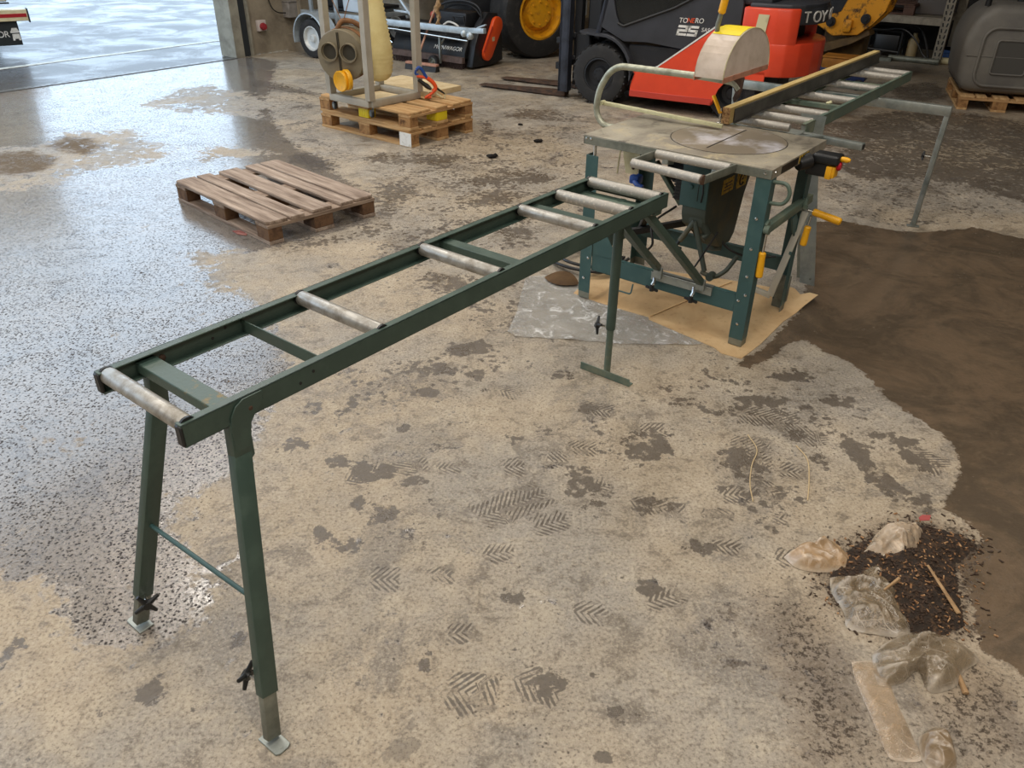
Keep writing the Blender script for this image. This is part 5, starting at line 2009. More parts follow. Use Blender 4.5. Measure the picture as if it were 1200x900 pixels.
# chassis and red side skirts
m = M()
m.box(-.35, 1.45, .26, .87, .16, .60, .01, 1)
m.box(.25, 1.25, .06, 1.07, .34, .62, .01, 1)
m.box(1.15, 1.75, .30, .83, .20, .45, .03, 2)
obj('chassis', m, MT['fk_black'], fk)
side = [(.318, .130), (1.195, .126), (1.205, .20), (1.235, .29), (1.29, .36), (1.44, .385), (1.46, .868), (1.16, .848), (.83, .60), (.60, .43), (.46, .372), (.318, .366)]
m = M()
m.prism(side, (0, 0.0, 0), XA, ZA, (0, .10, 0), .012, 2)
sk1 = obj('side_skirt', m, MT['fk_red'], fk)
m = M()
m.prism([(.455, .375), (.605, .437), (.835, .607), (1.162, .852), (1.150, .862), (.825, .617), (.595, .447), (.452, .385)], (0, -.003, 0), XA, ZA, (0, .006, 0))
obj('pinstripe', m, MT['white_paint'], sk1)
m = M()
m.prism(side, (0, 1.03, 0), XA, ZA, (0, .10, 0), .012, 2)
obj('side_skirt', m, MT['fk_red'], fk)
m = M()
m.box(.32, 1.19, -.006, .11, .128, .19, .004, 1)
obj('step_edge', m, pmat('dull_red_paint', S(190, 62, 46), .5), fk)
# dark cab body with sloped window line
m = M()
body = [(.20, .64), (.45, .655), (.86, .615), (1.0, .61), (1.05, .78), (1.18, .865), (1.37, .872), (1.37, 1.06), (1.34, 1.14), (1.05, 1.16), (.70, .975), (.20, .785), (.135, .80), (.10, .88), (.02, 1.16), (-.03, 1.16), (-.06, .76), (.02, .735)]
m.prism(body, (0, .03, 0), XA, ZA, (0, .04, 0), .006, 1)
bd = obj('cab_side', m, MT['fk_grey'], fk)
m = M()
m.prism(body, (0, 1.06, 0), XA, ZA, (0, .04, 0), .006, 1)
obj('cab_side', m, MT['fk_grey'], fk)
m = M()
m.prism([(.135, .80), (.20, .785), (.70, .975), (1.05, 1.16), (1.05, 1.9), (.25, 1.9), (.02, 1.16), (.10, .88)], (0, .05, 0), XA, ZA, (0, .006, 0))
obj('cab_window', m, MT['glass'], fk)
m = M()
m.tube([(.125, .024, .81), (.19, .024, .787), (.70, .024, .98), (1.06, .024, 1.172)], .013, 8)
obj('window_seal', m, MT['black_plastic'], fk)
m = M()
m.box(.55, 1.40, .12, 1.01, .60, 1.04, .03, 2)
m.box(.70, 1.10, .30, .85, 1.04, 1.12, .04, 2)
m.box(1.10, 1.24, .30, .85, 1.06, 1.6, .05, 2)
obj('seat', m, MT['fk_black'], fk)
m = M()
for y in (.06, 1.07):
    m.bar((-.10, y, .66), (.12, y, 1.60), .05, .06, (0, 1, 0), .004)
    m.bar((.12, y, 1.60), (.30, y, 2.1), .05, .06, (0, 1, 0), .004)
    m.bar((1.25, y, 1.1), (1.15, y, 2.1), .05, .06, (0, 1, 0), .004)
m.box(.25, 1.25, .03, 1.10, 2.08, 2.14, .02, 2)
obj('overhead_guard', m, MT['fk_mast'], fk)
m = M()
pts_o, pts_i = [], []
for k in range(12):
    a = R(100 - k * 10.5)
    pts_o.append((-.045 + .375 * math.cos(a), .320 + .385 * math.sin(a)))
    pts_i.append((-.045 + .350 * math.cos(a), .320 + .360 * math.sin(a)))
poly = [(-.28, .72)] + pts_o + [(.36, .36), (.34, .36)] + pts_i[::-1] + [(-.28, .695)]
m.prism(poly, (0, -.01, 0), XA, ZA, (0, .25, 0), .004, 1)
obj('fender', m, MT['fk_grey'], fk)
# counterweight: rounded in plan, recessed grille in the tail
def foot(in_=0.0):
    q = [(1.375, 0), (1.70, 0), (1.82, .03), (1.93, .12), (2.02, .28), (2.06, .48), (2.06, .65), (2.02, .85), (1.93, 1.01), (1.82, 1.10), (1.70, 1.13), (1.375, 1.13)]
    return [(min(x, 2.06 - in_) if x > 1.6 else x, y) for x, y in q] if in_ else q


m = M()
m.prism(foot(), (0, 0, .44), XA, YA, (0, 0, .30), .018, 2)
m.prism([(1.375, 0), (1.68, 0), (1.60, .12), (1.375, .12)], (0, 0, .37), XA, YA, (0, 0, .12), .01, 1)
lo_ = [(1.385, 0), (1.70, 0), (1.82, .03), (1.895, .09), (1.86, .17), (1.74, .30), (1.385, .30)]
m.prism(lo_, (0, .004, .62), XA, YA, (0, 0, .415), .018, 2)
m.prism([(x, 1.126 - y) for x, y in lo_][::-1], (0, 0, .62), XA, YA, (0, 0, .415), .018, 2)
cw = obj('counterweight', m, MT['fk_red'], fk)
m = M()
m.box(1.45, 1.80, .2, .93, .66, .92, .01, 1)
obj('grille_recess', m, pmat('dark_dusty_recess', S(58, 52, 48), .8), cw)
m = M()
topp = [(1.43, .03), (1.66, .03), (1.80, .055), (1.915, .14), (2.00, .29), (2.035, .48), (2.035, .65), (2.00, .84), (1.915, .99), (1.80, 1.075), (1.66, 1.10), (1.43, 1.10)]
m.prism([(1.78, .045), (1.905, .135), (2.01, .29), (2.045, .48), (2.045, .65), (2.01, .84), (1.905, .995), (1.78, 1.085)], (0, 0, .895), XA, YA, (0, 0, .145), .012, 2)
m.prism(topp, (0, 0, 1.02), XA, YA, (0, 0, .05), .015, 2)
bb = obj('rear_hood', m, MT['fk_grey'], fk)
m = M()
m.box(1.0, 1.62, .08, 1.05, 1.04, 1.14, .03, 2)
obj('engine_cover', m, MT['fk_grey'], fk)
# lettering
m = M()
for x0, bars_ in ((.745, ((0, .072, .100, .094), (.078, .050, .100, .094), (0, .036, .100, .058), (0, 0, .022, .058), (0, 0, .100, .022))),
                  (.852, ((0, .072, .100, .094), (0, .036, .022, .094), (0, .036, .100, .058), (.078, 0, .100, .058), (0, 0, .100, .022)))):
    for (a, b, c, d) in bars_:
        sh = .22
        m.prism([(x0 + a + b * sh, .742 + b), (x0 + c + b * sh, .742 + b), (x0 + c + d * sh, .742 + d), (x0 + a + d * sh, .742 + d)], (0, .0285, 0), XA, ZA, (0, -.0025, 0))
obj('lettering', m, MT['white_paint'], bd)
text_obj('lettering', 'TO', .062, MT['white_paint'], bd, (.760, .028, .858), XA, ZA, .002, 'LEFT', .15, 1.0)
text_obj('lettering', 'NE', .062, MT['orange'], bd, (.842, .028, .861), XA, ZA, .002, 'LEFT', .15, .9)
text_obj('lettering', 'RO', .062, MT['white_paint'], bd, (.920, .028, .864), XA, ZA, .002, 'LEFT', .15, 1.0)
text_obj('lettering', 'SAS', .052, MT['white_paint'], bd, (.995, .028, .790), XA, ZA, .002, 'LEFT', .12, 1.0)
for ch, (a, b) in zip('TOYOTA', ((1.905, .135), (1.966, .235), (2.015, .345), (2.046, .57), (2.040, .72), (2.0, .86))):
    ux = {'T': (.52, .85, 0)}.get(ch, (.50, .86, 0))
    if a > 2.02:
        ux = (.12, 1, 0)
    if b > .5:
        ux = (0, 1, 0)
    if b > .7:
        ux = (-.15, 1, 0)
    if b > .8:
        ux = (-.5, .86, 0)
    n_ = Vector(ux).normalized().cross(Vector((0, 0, 1)))
    text_obj('lettering', ch, .138, MT['white_paint'], bb, Vector((a, b, .918)) + n_ * .012, ux, ZA, .004)
m = M()
m.prism([(0, 0), (.10, 0), (.13, .30), (.03, .30)], (1.50, -.004, .68), XA, ZA, (0, .005, 0), .001, 1)
obj('paper_sticker', m, MT['cream'], cw)
# mast, carriage and forks
m = M()
for y in (.06, .80):
    m.box(-.545, -.515, y, y + .10, .08, 2.2, .004, 1)
    m.box(-.545, -.43, y, y + .022, .08, 2.2, .003, 1)
    m.box(-.46, -.43, y, y + .10, .08, 2.2, .004, 1)
ms = obj('mast', m, MT['fk_mast'], fk)
m = M()
for y in (.20, .70):
    m.box(-.44, -.36, y, y + .05, .14, 2.1, .004, 1)
    m.cyl((-.40, y + .10, .2), (-.40, y + .10, 1.6), .03, 14)
m.box(-.46, -.40, .16, .80, .62, .67, .004, 1)
m.box(-.46, -.40, .16, .80, .40, .44, .004, 1)
m.box(-.40, -.22, .15, .85, .20, .68, .02, 1)
m.box(-.30, -.14, .22, .82, .60, 1.2, .02, 1)
obj('inner_mast', m, MT['fk_black'], ms)
m = M()
m.box(-.405, -.398, .30, .40, .82, 1.10)
obj('sticker', m, MT['white_paint'], ms)
m = M()
m.box(-.60, -.548, .10, .86, .30, .37, .004, 1)
m.box(-.60, -.548, .10, .86, .56, .62, .004, 1)
obj('carriage', m, MT['fk_black'], fk)
for y in (.15, .66):
    m = M()
    m.prism([(-1.62, .022), (-1.60, .018), (-.56, .012), (-.50, .012), (-.50, .62), (-.548, .62), (-.548, .062), (-1.60, .034)], (0, y, 0), XA, ZA, (0, .115, 0), .004, 1)
    obj('fork', m, MT['rust'], fk)

# ------------------------------------------------------------------ wheel loader (its front wheel shows)
BA = R(-36)
wl = thing('wheel_loader', 'big machine wheel with a yellow rim and dark tyre behind the forklift mast', 'wheel loader', (.314, 11.755, 0), R(30))
MT['mach_yellow'] = pmat('machine_yellow_paint', S(222, 158, 28), .4, 0, S(170, 116, 30), 10, .5, .7, .6)
wheel(wl, (.03, .26, .58), (0, 1, 0), .58, .50, .335, MT['mach_yellow'], hub_r=.20)
wheel(wl, (.03, 1.75, .58), (0, 1, 0), .58, .50, .335, MT['mach_yellow'], hub_r=.20)
m = M()
m.cyl((.03, .2, .60), (.03, 1.8, .60), .16, 20)
m.box(-.75, .95, .62, 1.42, .50, .95, .05, 2)
obj('axle', m, MT['fk_black'], wl)
m = M()
m.box(-.6, 2.6, .15, 1.9, 1.30, 1.95, .08, 2)
m.box(.6, 1.9, .35, 1.7, 1.95, 2.9, .1, 2)
obj('body', m, MT['mach_yellow'], wl)

# ---- trailer
MT['trailer_galv'] = pmat('pale_galvanised_steel', S(192, 204, 212), .42, .45, S(160, 172, 180), 7, .4, .7)
tr = thing('trailer', 'galvanised trailer with a small wheel and round fender by the concrete wall', 'trailer', (-2.761, 11.513, 0), BA)
m = M()
MT['rim_white'] = pmat('galvanised_rim', S(206, 208, 206), .4, .3)
wheel(tr, (-.06, .09, .25), (0, 1, 0), .25, .17, .155, MT['rim_white'], hub_r=.05)
wheel(tr, (-.06, 1.75, .25), (0, 1, 0), .25, .17, .155, MT['rim_white'], hub_r=.05)
for y0 in (-.03, 1.63):
    m = M()
    o_, i_ = [], []
    for k in range(17):
        a = R(195 - k * 13.5)
        o_.append((-.06 + .318 * math.cos(a), .26 + .318 * math.sin(a)))
        i_.append((-.06 + .300 * math.cos(a), .26 + .300 * math.sin(a)))
    m.prism(o_ + i_[::-1], (0, y0, 0), XA, ZA, (0, .24, 0), .003, 1)
    obj('fender', m, MT['trailer_galv'], tr)
m = M()
m.bar((-.6, .36, .515), (2.42, .36, .515), .06, .075, (0, 0, 1), .004)
m.bar((-.6, 1.45, .515), (.55, 1.45, .515), .06, .075, (0, 0, 1), .004)
m.bar((-.06, .2, .30), (-.06, 1.7, .30), .06, .06, (0, 0, 1), .004)
m.bar((-.5, .36, .515), (-.5, 1.45, .515), .06, .06, (0, 0, 1), .004)
m.bar((.50, .36, .515), (.50, 1.45, .515), .06, .06, (0, 0, 1), .004)
fr_ = obj('chassis', m, MT['trailer_galv'], tr)
m = M()
m.tube([(.35, .36, .43), (1.2, .36, .44), (2.4, .36, .40)], .008, 6)
obj('brake_rod', m, MT['chrome'], fr_)
for a_, b_, w_, h_ in (((-.36, .33, .42), (-.38, .33, 1.3), .045, .045), ((.14, .33, .42), (.12, .33, 1.3), .045, .045), ((.42, .36, .90), (.78, .36, .56), .045, .05),
                       ((1.55, .36, .56), (1.15, .36, .95), .03, .035), ((1.2, .36, .66), (1.62, .36, .65), .025, .03)):
    m = M()
    m.bar(a_, b_, w_, h_, (0, 1, 0), .003)
    obj('upright' if a_[2] < .5 else 'brace', m, MT['trailer_galv'], tr)
m = M()
m.prism([(.20, .58), (.60, .575), (.66, .64), (.62, .95), (.18, .95)], (0, .40, 0), XA, ZA, (0, .25, 0), .02, 2)
obj('winch_box', m, pmat('pale_blue_box', S(200, 214, 226), .5), tr)
m = M()
m.box(-.3, .3, .50, 1.4, .56, .60, .01, 1)
m.box(-.35, .15, .50, 1.2, .60, .80, .03, 2)
obj('load_deck', m, MT['fk_black'], tr)
# drawbar end and coupling
m = M()
m.bar((2.38, .36, .520), (2.72, .30, .545), .05, .06, (0, 0, 1), .006)
m.bar((2.40, .38, .500), (2.66, .40, .60), .035, .02, (0, 0, 1), .004)
m.sph((2.47, .33, .47), .05, 12)
m.sph((2.38, .32, .49), .045, 12)
obj('coupling', m, MT['trailer_galv'], tr)

# pale splintered stake standing on the beam
m = M()
m.tube(smooth_path([(0, 0, 0), (.01, 0, .08), (-.01, .0, .16), (.015, 0, .25), (-.01, 0, .33), (.02, 0, .40)]), [.022] * 8 + [.03] * 8 + [.036] * 8 + [.02] * 8 + [.03] * 8 + [.015], 8)
for v in m.bm.verts:
    v.co += Vector((1, 1, 0)) * .02 * mnoise.noise(v.co * 22)
tp_ = Vector((-2.761, 11.513, 0)) + Vector((math.cos(BA), math.sin(BA), 0)) * 1.93 + Vector((-math.sin(BA), math.cos(BA), 0)) * .36
tag(obj('wooden_stake', m, MT['stick'], None, tp_ + Vector((0, 0, .553))), 'pale splintered wooden stake standing on the trailer beam', 'stake')

# ------------------------------------------------------------------ sweeper attachment
sp = thing('sweeper_attachment', 'black sweeper attachment with an orange belt cover beside the big yellow rimmed wheel', 'sweeper', (-.668, 10.806, 0), BA)
m = M()
m.prism([(0, .13), (.0, .20), (.08, .36), (.30, .50), (.55, .46), (.62, .15), (.10, .13)], (-1.27, 0, 0), YA, ZA, (1.27, 0, 0), .006, 1)
m.box(-1.2, -.05, -.03, .02, .36, .40, .005, 1)
for z in (.22, .28, .33):
    m.bar((-1.25, .02 + (z - .2) * .4, z), (-.02, .02 + (z - .2) * .4, z), .02, .012, (0, 0, 1), .003)
hood = obj('hood', m, MT['black_dirty'], sp)
text_obj('lettering', 'MCINWAGOR', .072, MT['white_paint'], hood, (-.53, .000, .216), (1, 0, 0), (0, .447, .894), .002, 'LEFT', .2, 1.05)
m = M()
m.box(-1.27, -.005, -.05, .01, .075, .150, .004, 1)
obj('front_flap', m, pmat('dusty_brown_flap', S(110, 92, 86), .8, 0, S(80, 66, 60), 12, .4, .7), sp)
MT['bristle'] = pmat('dark_bristles', S(58, 42, 38), .85)
m = M()
rd = random.Random(2)
for k in range(150):
    x = -1.25 + 1.235 * k / 149
    for row in range(3):
        b = Vector((x + rd.uniform(-.006, .006), -.03 + row * .06, .085))
        m.bar(b, b + Vector((rd.uniform(-.01, .01), -.012, -.080)), .004, .004)
obj('bristles', m, MT['bristle'], sp)
m = M()
m.lathe([(.20, -1.24), (.21, -1.22), (.21, -.03), (.20, -.02)], (0, .30, .235), (1, 0, 0), 24, True, True)
obj('brush_roll', m, MT['bristle'], sp)
m = M()
m.prism([(.02, .03), (.10, .30), (.20, .52), (.36, .66), (.56, .64), (.66, .42), (.68, .06), (.45, .02)], (0, 0, 0), YA, ZA, (.10, 0, 0), .015, 2)
obj('side_plate', m, MT['fk_black'], sp)
m = M()
a_, b_ = Vector((.300, .175, 0)), Vector((.505, .500, 0))
dd_ = (b_ - a_).normalized()
nn_ = Vector((-dd_.y, dd_.x, 0))
poly = []
for c_, s_ang, rr_ in ((b_, -90, .105), (a_, 90, .085)):
    for k in range(11):
        t = R(s_ang + k * 18)
        q = c_ + (dd_ * math.cos(t) + nn_ * math.sin(t)) * rr_
        poly.append((q.x, q.y))
m.prism(poly, (.10, 0, 0), YA, ZA, (.055, 0, 0), .015, 2)
cvr = obj('belt_cover', m, MT['orange'], sp)
m = M()
m.box(.1555, .1575, .375, .425, .32, .37)
obj('sticker', m, MT['cream'], cvr)
m = M()
m.prism([(.18, .21), (.22, .20), (.40, .48), (.37, .50)], (.1555, 0, 0), YA, ZA, (.004, 0, 0))
obj('cover_slot', m, MT['fk_red'], cvr)
wheel(sp, (-.41, -.14, .078), (0, 1, 0), .078, .06, .048, MT['galv_dull'], name='support_wheel')
m = M()
m.bar((-.33, -.10, .06), (-.33, -.10, .40), .025, .03, (0, 1, 0), .003)
m.bar((-.41, -.10, .08), (-.32, -.10, .085), .02, .03, (0, 0, 1), .003)
m.bar((-.34, -.10, .26), (-.30, 0, .40), .02, .02, (0, 0, 1), .003)
obj('wheel_bracket', m, MT['galv'], sp)
m = M()
m.tube(smooth_path([(-.72, .20, .42), (-.68, .20, .62), (-.50, .22, .74), (-.20, .24, .78), (.02, .26, .72), (.08, .28, .55)]), .015, 8)
m.tube(smooth_path([(-.70, .24, .40), (-.62, .24, .60), (-.40, .26, .72), (-.10, .28, .72), (.05, .30, .60)]), .012, 8)
m.box(-.62, -.05, .10, .40, .48, .66, .03, 2)
m.tube([(-.20, .02, .62), (-.02, .02, .62), (0, .02, .52), (-.16, .02, .52), (-.20, .02, .62)], .012, 8)
m.box(-1.2, -.6, .10, .35, .42, .50, .02, 2)
obj('hydraulics', m, MT['fk_black'], sp)
m = M()
m.box(-.28, -.05, -.06, .02, .44, .50, .015, 2)
m.tube(smooth_path([(-.30, -.05, .52), (-.20, -.06, .56), (-.08, -.05, .53), (-.02, -.04, .46)]), .012, 8)
obj('white_cover', m, MT['white_paint'], sp)
m = M()
m.sph((-.62, .12, .60), .045, 12)
obj('red_cap', m, pmat('dull_red_cap', S(160, 66, 52), .5), sp)

# broom in front of the sweeper
br = thing('broom', 'push broom with a long pink brown handle leaning on the sweeper', 'broom', (-1.215, 10.73, 0), R(-32))
m = M()
m.box(-.25, .25, -.035, .035, .065, .095, .006, 1)
obj('head', m, pmat('pinkish_wood', S(188, 142, 122), .7, 0, S(160, 112, 92), 20), br)
m = M()
m.prism([(-.035, .066), (.035, .066), (.048, .0), (-.048, .0)], (-.25, 0, 0), YA, ZA, (.50, 0, 0), .004, 1)
obj('bristles', m, MT['black_dirty'], br)
m = M()
m.tube([(-.10, 0, .08), (.05, .30, .78), (.10, .40, 1.02)], .013, 10)
obj('handle', m, pmat('pinkish_handle', S(186, 140, 116), .6), br)

# ------------------------------------------------------------------ on the concrete wall by the door
def WL3(x, y, z):
    p = W(x, y, z)
    return p


m = M()
m.box(-.12, .13, -.14, -.001, .0, .20, .006, 1)
m.box(-.125, .135, -.15, -.001, .20, .215, .002, 1)
bxg = obj('junction_box', m, pmat('grey_box_paint', S(146, 142, 138), .5, 0, S(120, 116, 112), 8), None, W(1.02, -.0, .44), WALL_A)
tag(bxg, 'grey electrical box fixed to the concrete wall behind the trailer wheel', 'junction box')
m = M()
m.tube(smooth_path([W(.62, -.02, 1.2), W(.64, -.03, .80), W(.68, -.04, .60), W(.76, -.06, .52), W(.90, -.06, .50)]), .008, 8)
tag(obj('wall_cable', m, MT['black_plastic']), 'black cable hanging down the concrete wall to the grey box', 'cable')
m = M()
m.box(-.07, .07, -.05, 0, 0, .14, .008, 2)
so = obj('wall_socket', m, pmat('light_grey_plastic', S(196, 186, 182), .5), None, W(.48, 0, .30), WALL_A)
tag(so, 'small white and red wall socket low on the concrete wall by the door post', 'socket')
m = M()
m.lathe([(.045, 0), (.05, .02), (.04, .05), (0, .055)], (0.0, -.05, .06), (0, -1, 0), 16, True, False)
obj('socket_lid', m, pmat('dark_red_plastic', S(150, 40, 48), .5), so)
wallbox('trim_6', 1.05, 1.45, -.22, 0, 0, 6.0, MT['concrete_wall'])
wallbox('baseboard_left', .9, 2.2, -.5, 0, 0, .22, MT['concrete_wall'])

# ------------------------------------------------------------------ back wall columns
for k, xx in enumerate((-2.0, -3.4, -5.6, -9.0)):
    m = M()
    mt = Matrix.Translation(WALL_O) @ Matrix.Rotation(WALL_A, 4, 'Z')
    m.box(7.25, 7.5, xx - .13, xx + .13, 0, 6.0, mat=mt)
    tag(obj('trim_%d' % (7 + k), m, MT['dark_wall']), kind='structure')
# added dark sheet, painting deep shade over the right part of the back wall
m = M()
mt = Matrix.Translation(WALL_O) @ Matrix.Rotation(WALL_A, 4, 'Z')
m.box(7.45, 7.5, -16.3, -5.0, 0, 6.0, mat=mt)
tag(obj('trim_11', m, pmat('dark_shade_sheet', S(44, 42, 40), .85, 0, S(34, 32, 30), 2)), kind='structure')

# ------------------------------------------------------------------ plastic tank on a pallet
TK_A = R(-20)
tkl = Vector((4.653, 8.85, 0))


def TK(x, y, z=0):
    p = tkl + Vector((math.cos(TK_A), math.sin(TK_A), 0)) * x + Vector((-math.sin(TK_A), math.cos(TK_A), 0)) * y
    return Vector((p.x, p.y, z))


pt_ = make_pallet('pallet', 'wooden pallet under the grey plastic tank at the right edge', 'pallet', TK(.50, .6, 0), TK_A + R(90),
                  (MT['pallet_new'], MT['pallet_new_cross'], MT['block_new']), seed=9)
tank = thing('plastic_tank', 'large grey rounded plastic tank standing on a wooden pallet at the right edge', 'tank', TK(.62, .62, .1445), TK_A)
MT['tank_grey'] = pmat('grey_moulded_plastic', S(98, 95, 90), .55, 0, S(118, 114, 106), 3, .4, .7, .62, .06, 40)
m = M()
prof_ = [(-.58, .10), (-.50, .02), (.50, .02), (.60, .10), (.64, .50), (.60, .72), (.46, .88), (-.40, .88), (-.56, .74), (-.62, .50)]
m.prism(prof_, (0, -.55, 0), XA, ZA, (0, 1.1, 0), .085, 4)
tb_ = obj('shell', m, MT['tank_grey'], tank)
m = M()
# raised rounded frame on the front face and recessed panel inside it
def rrect(x0, x1, z0, z1, r, n=5):
    out = []
    for cx_, cz_, a0 in ((x1 - r, z1 - r, 0), (x0 + r, z1 - r, 90), (x0 + r, z0 + r, 180), (x1 - r, z0 + r, 270)):
        for k in range(n + 1):
            a = R(a0 + 90 * k / n)
            out.append((cx_ + r * math.cos(a), cz_ + r * math.sin(a)))
    return out


ring = rrect(-.44, .46, .10, .66, .12)
m.tube([(x, -.556, z) for x, z in ring], .016, 8, closed=True)
ring = rrect(-.30, .02, .22, .545, .03)
m.tube([(x, -.558, z) for x, z in ring], .010, 8, closed=True)
m.tube([(-.56, -.552, .385), (.56, -.552, .385)], .006, 6)
obj('moulded_rib', m, MT['tank_grey'], tb_)
m = M()
m.prism(rrect(-.29, .01, .23, .535, .025), (0, -.556, 0), XA, ZA, (0, .004, 0))
obj('recess_panel', m, pmat('tank_recess_plastic', S(74, 72, 68), .6), tb_)
m = M()
m.cyl((-.46, -.30, .84), (-.46, -.30, .93), .03, 12)
m.cyl((-.12, -.1, .88), (-.12, -.1, .95), .05, 16)
obj('filler_cap', m, MT['black_plastic'], tank)

# ------------------------------------------------------------------ pallet racking with things on and under it
RK_A = R(-36)
rko = Vector((5.86, 11.78, 0))


def RK(x, y, z=0):
    p = rko + Vector((math.cos(RK_A), math.sin(RK_A), 0)) * x + Vector((-math.sin(RK_A), math.cos(RK_A), 0)) * y
    return Vector((p.x, p.y, z))


rk = thing('pallet_rack', 'grey steel rack with perforated upright and a low shelf in the dark corner', 'rack', rko, RK_A)
MT['rack_steel'] = pmat('pale_rack_steel', S(150, 142, 126), .55, .3, S(116, 108, 96), 12, .4, .7)
for (x, y) in ((0, 0), (-2.7, 0), (0, .95), (-2.7, .95)):
    m = M()
    m.box(x - .06, x + .06, y, y + .006, .0, 3.0, .001, 1)
    m.box(x - .06, x - .055, y, y + .07, .0, 3.0, .001, 1)
    m.box(x + .055, x + .06, y, y + .07, .0, 3.0, .001, 1)
    u_ = obj('upright', m, MT['rack_steel'], rk)
    if y == 0:
        for sx in (-1, 1):
            m = M()
            z = .06
            while z < 1.4:
                m.prism([(-.014, -.024), (.006, -.026), (.016, .022), (-.002, .026)] if sx > 0 else [(-.006, -.026), (.014, -.024), (.002, .026), (-.016, .022)],
                        (x + sx * .026, -.0012, z), XA, ZA, (0, .002, 0))
                z += .075
            obj('slot_row', m, MT['black_plastic'], u_)
    m = M()
    m.box(x - .07, x + .07, y - .03, y + .10, 0, .008, .001, 1)
    obj('base_plate', m, MT['rack_steel'], u_)
m = M()
for y in (0, .95):
    m.box(-2.66, -.04, y, y + .04, .49, .575, .003, 1)
    m.box(-2.66, -.04, y, y + .04, 1.9, 2.0, .003, 1)
m.box(-2.66, -.04, .0, .99, .575, .59, .002, 1)
m.box(-2.66, -.04, .0, .99, 2.0, 2.015, .002, 1)
obj('shelf', m, MT['rack_steel'], rk)
MT['dark_wood'] = pmat('dark_brown_timber', S(92, 66, 54), .8, 0, S(66, 48, 40), 8, .4, .7)
make_pallet('pallet', 'dark brown pallet standing on the rack shelf in the corner', 'pallet', RK(-1.05, .45, .5915), RK_A,
            (MT['dark_wood'], MT['dark_wood'], MT['dark_wood']), seed=12)
m = M()
m.box(-.22, .22, -.2, .2, 0, .38, .01, 1)
m.box(-.24, .24, -.22, .22, .33, .36, .004, 1)
tag(obj('storage_crate', m, pmat('dark_grey_crate', S(88, 82, 78), .6), None, RK(-.28, .55, .5915), RK_A), 'dark grey crate on the rack shelf next to the perforated upright', 'crate')
m = M()
m.box(-.26, .26, -.19, .19, 0, .15, .012, 2)
m.box(-.28, .28, -.21, .21, .11, .15, .006, 1)
tag(obj('storage_crate', m, pmat('dark_blue_crate', S(30, 66, 116), .5), None, RK(.17, .62, 0.0), RK_A), 'blue crate on the floor behind the foot of the rack', 'crate')
# black tubular frame of a machine under the shelf
m = M()
q = lambda x, y, z: (x, y, z)
m.tube(fillet([(-.28, 0, .02), (-.28, 0, .36), (.16, 0, .36), (.16, 0, .02)], .04), .018, 8)
m.tube([(-.28, 0, .10), (.16, 0, .08)], .016, 8)
m.tube(fillet([(-.28, .35, .02), (-.28, .35, .36), (.16, .35, .36), (.16, .35, .02)], .04), .018, 8)
m.box(-.22, .12, .05, .32, .06, .30, .02, 2)
for x in (-.28, .16):
    m.tube([(x, 0, .36), (x, .35, .36)], .016, 8)
tag(obj('machine_frame', m, MT['black_plastic'], None, RK(-.72, .25, 0.0), RK_A), 'black tubular machine frame on the floor under the rack shelf', 'machine')
m = M()
m.tube(smooth_path([RK(-.80, .2, .37), RK(-.55, .15, .40), RK(-.35, .12, .28), RK(-.20, .10, .10), RK(-.05, .05, .03)]), .012, 8)
tag(obj('hose', m, MT['black_plastic']), 'thin black hose arching down beside the black machine frame', 'hose', 'hoses under the rack')
m = M()
m.tube(smooth_path([RK(-.45, .30, .46), RK(-.33, .28, .40), RK(-.22, .26, .22), RK(-.14, .22, .04)]), .016, 8)
tag(obj('hose', m, MT['rubber']), 'thick dark hose hanging near the rack upright', 'hose', 'hoses under the rack')
m = M()
m.lathe([(.0, -.14), (.07, -.13), (.075, .10), (.03, .16), (.03, .2), (0, .2)], (0, 0, .20), (0, 0, 1), 18)
tag(obj('canister', m, pmat('dull_cream_canister', S(150, 132, 96), .6), None, RK(-.42, .40, -.06), RK_A), 'cream coloured canister under the rack shelf', 'canister')
# metal profiles lying along the foot of the rack
for (x0, x1, y, r_, mt_, lb) in ((-1.25, -.55, -.10, .035, 'galv_dull', 'flat grey metal profile on the floor in front of the rack, at its left'),
                                 (-.62, .05, -.02, .040, 'pale_bar', 'pale pipe on the floor along the foot of the rack'),
                                 (.05, .50, .12, .045, 'cream', 'cream pipe end on the floor beside the rack foot')):
    m = M()
    if mt_ == 'galv_dull':
        m.prism([(0, -.10), (.70, -.06), (.70, .06), (0, .10)], (x0, y, 0.0), XA, YA, (0, 0, .05), .004, 1)
        o_ = obj('metal_profile', m, MT[mt_], None, rko, RK_A)
    else:
        m.lathe([(r_ * .8, 0), (r_ * .8, .001), (r_, .001), (r_, x1 - x0), (r_ * .8, x1 - x0)], (x0, y, r_), (1, 0, 0), 14, True, True)
        o_ = obj('pipe', m, MT['galv_dull'] if mt_ == 'pale_bar' else MT['cream'], None, rko, RK_A)
    tag(o_, lb, 'metal bar' if mt_ == 'galv_dull' else 'pipe')
for k, (x, y, w_, h_) in enumerate(((-1.55, .15, .30, .10), (-1.30, .30, .25, .14))):
    m = M()
    m.box(-w_ / 2, w_ / 2, -.06, .06, 0, h_, .01, 1)
    m.box(-w_ / 2 + .02, w_ / 2 - .02, -.05, .05, h_, h_ + .03, .01, 1)
    tag(obj('timber_block', m, MT['dark_wood'], None, RK(x, y, 0), RK_A + .3 * k), ('low' if k == 0 else 'taller') + ' brown timber block on the floor left of the black machine frame', 'timber')

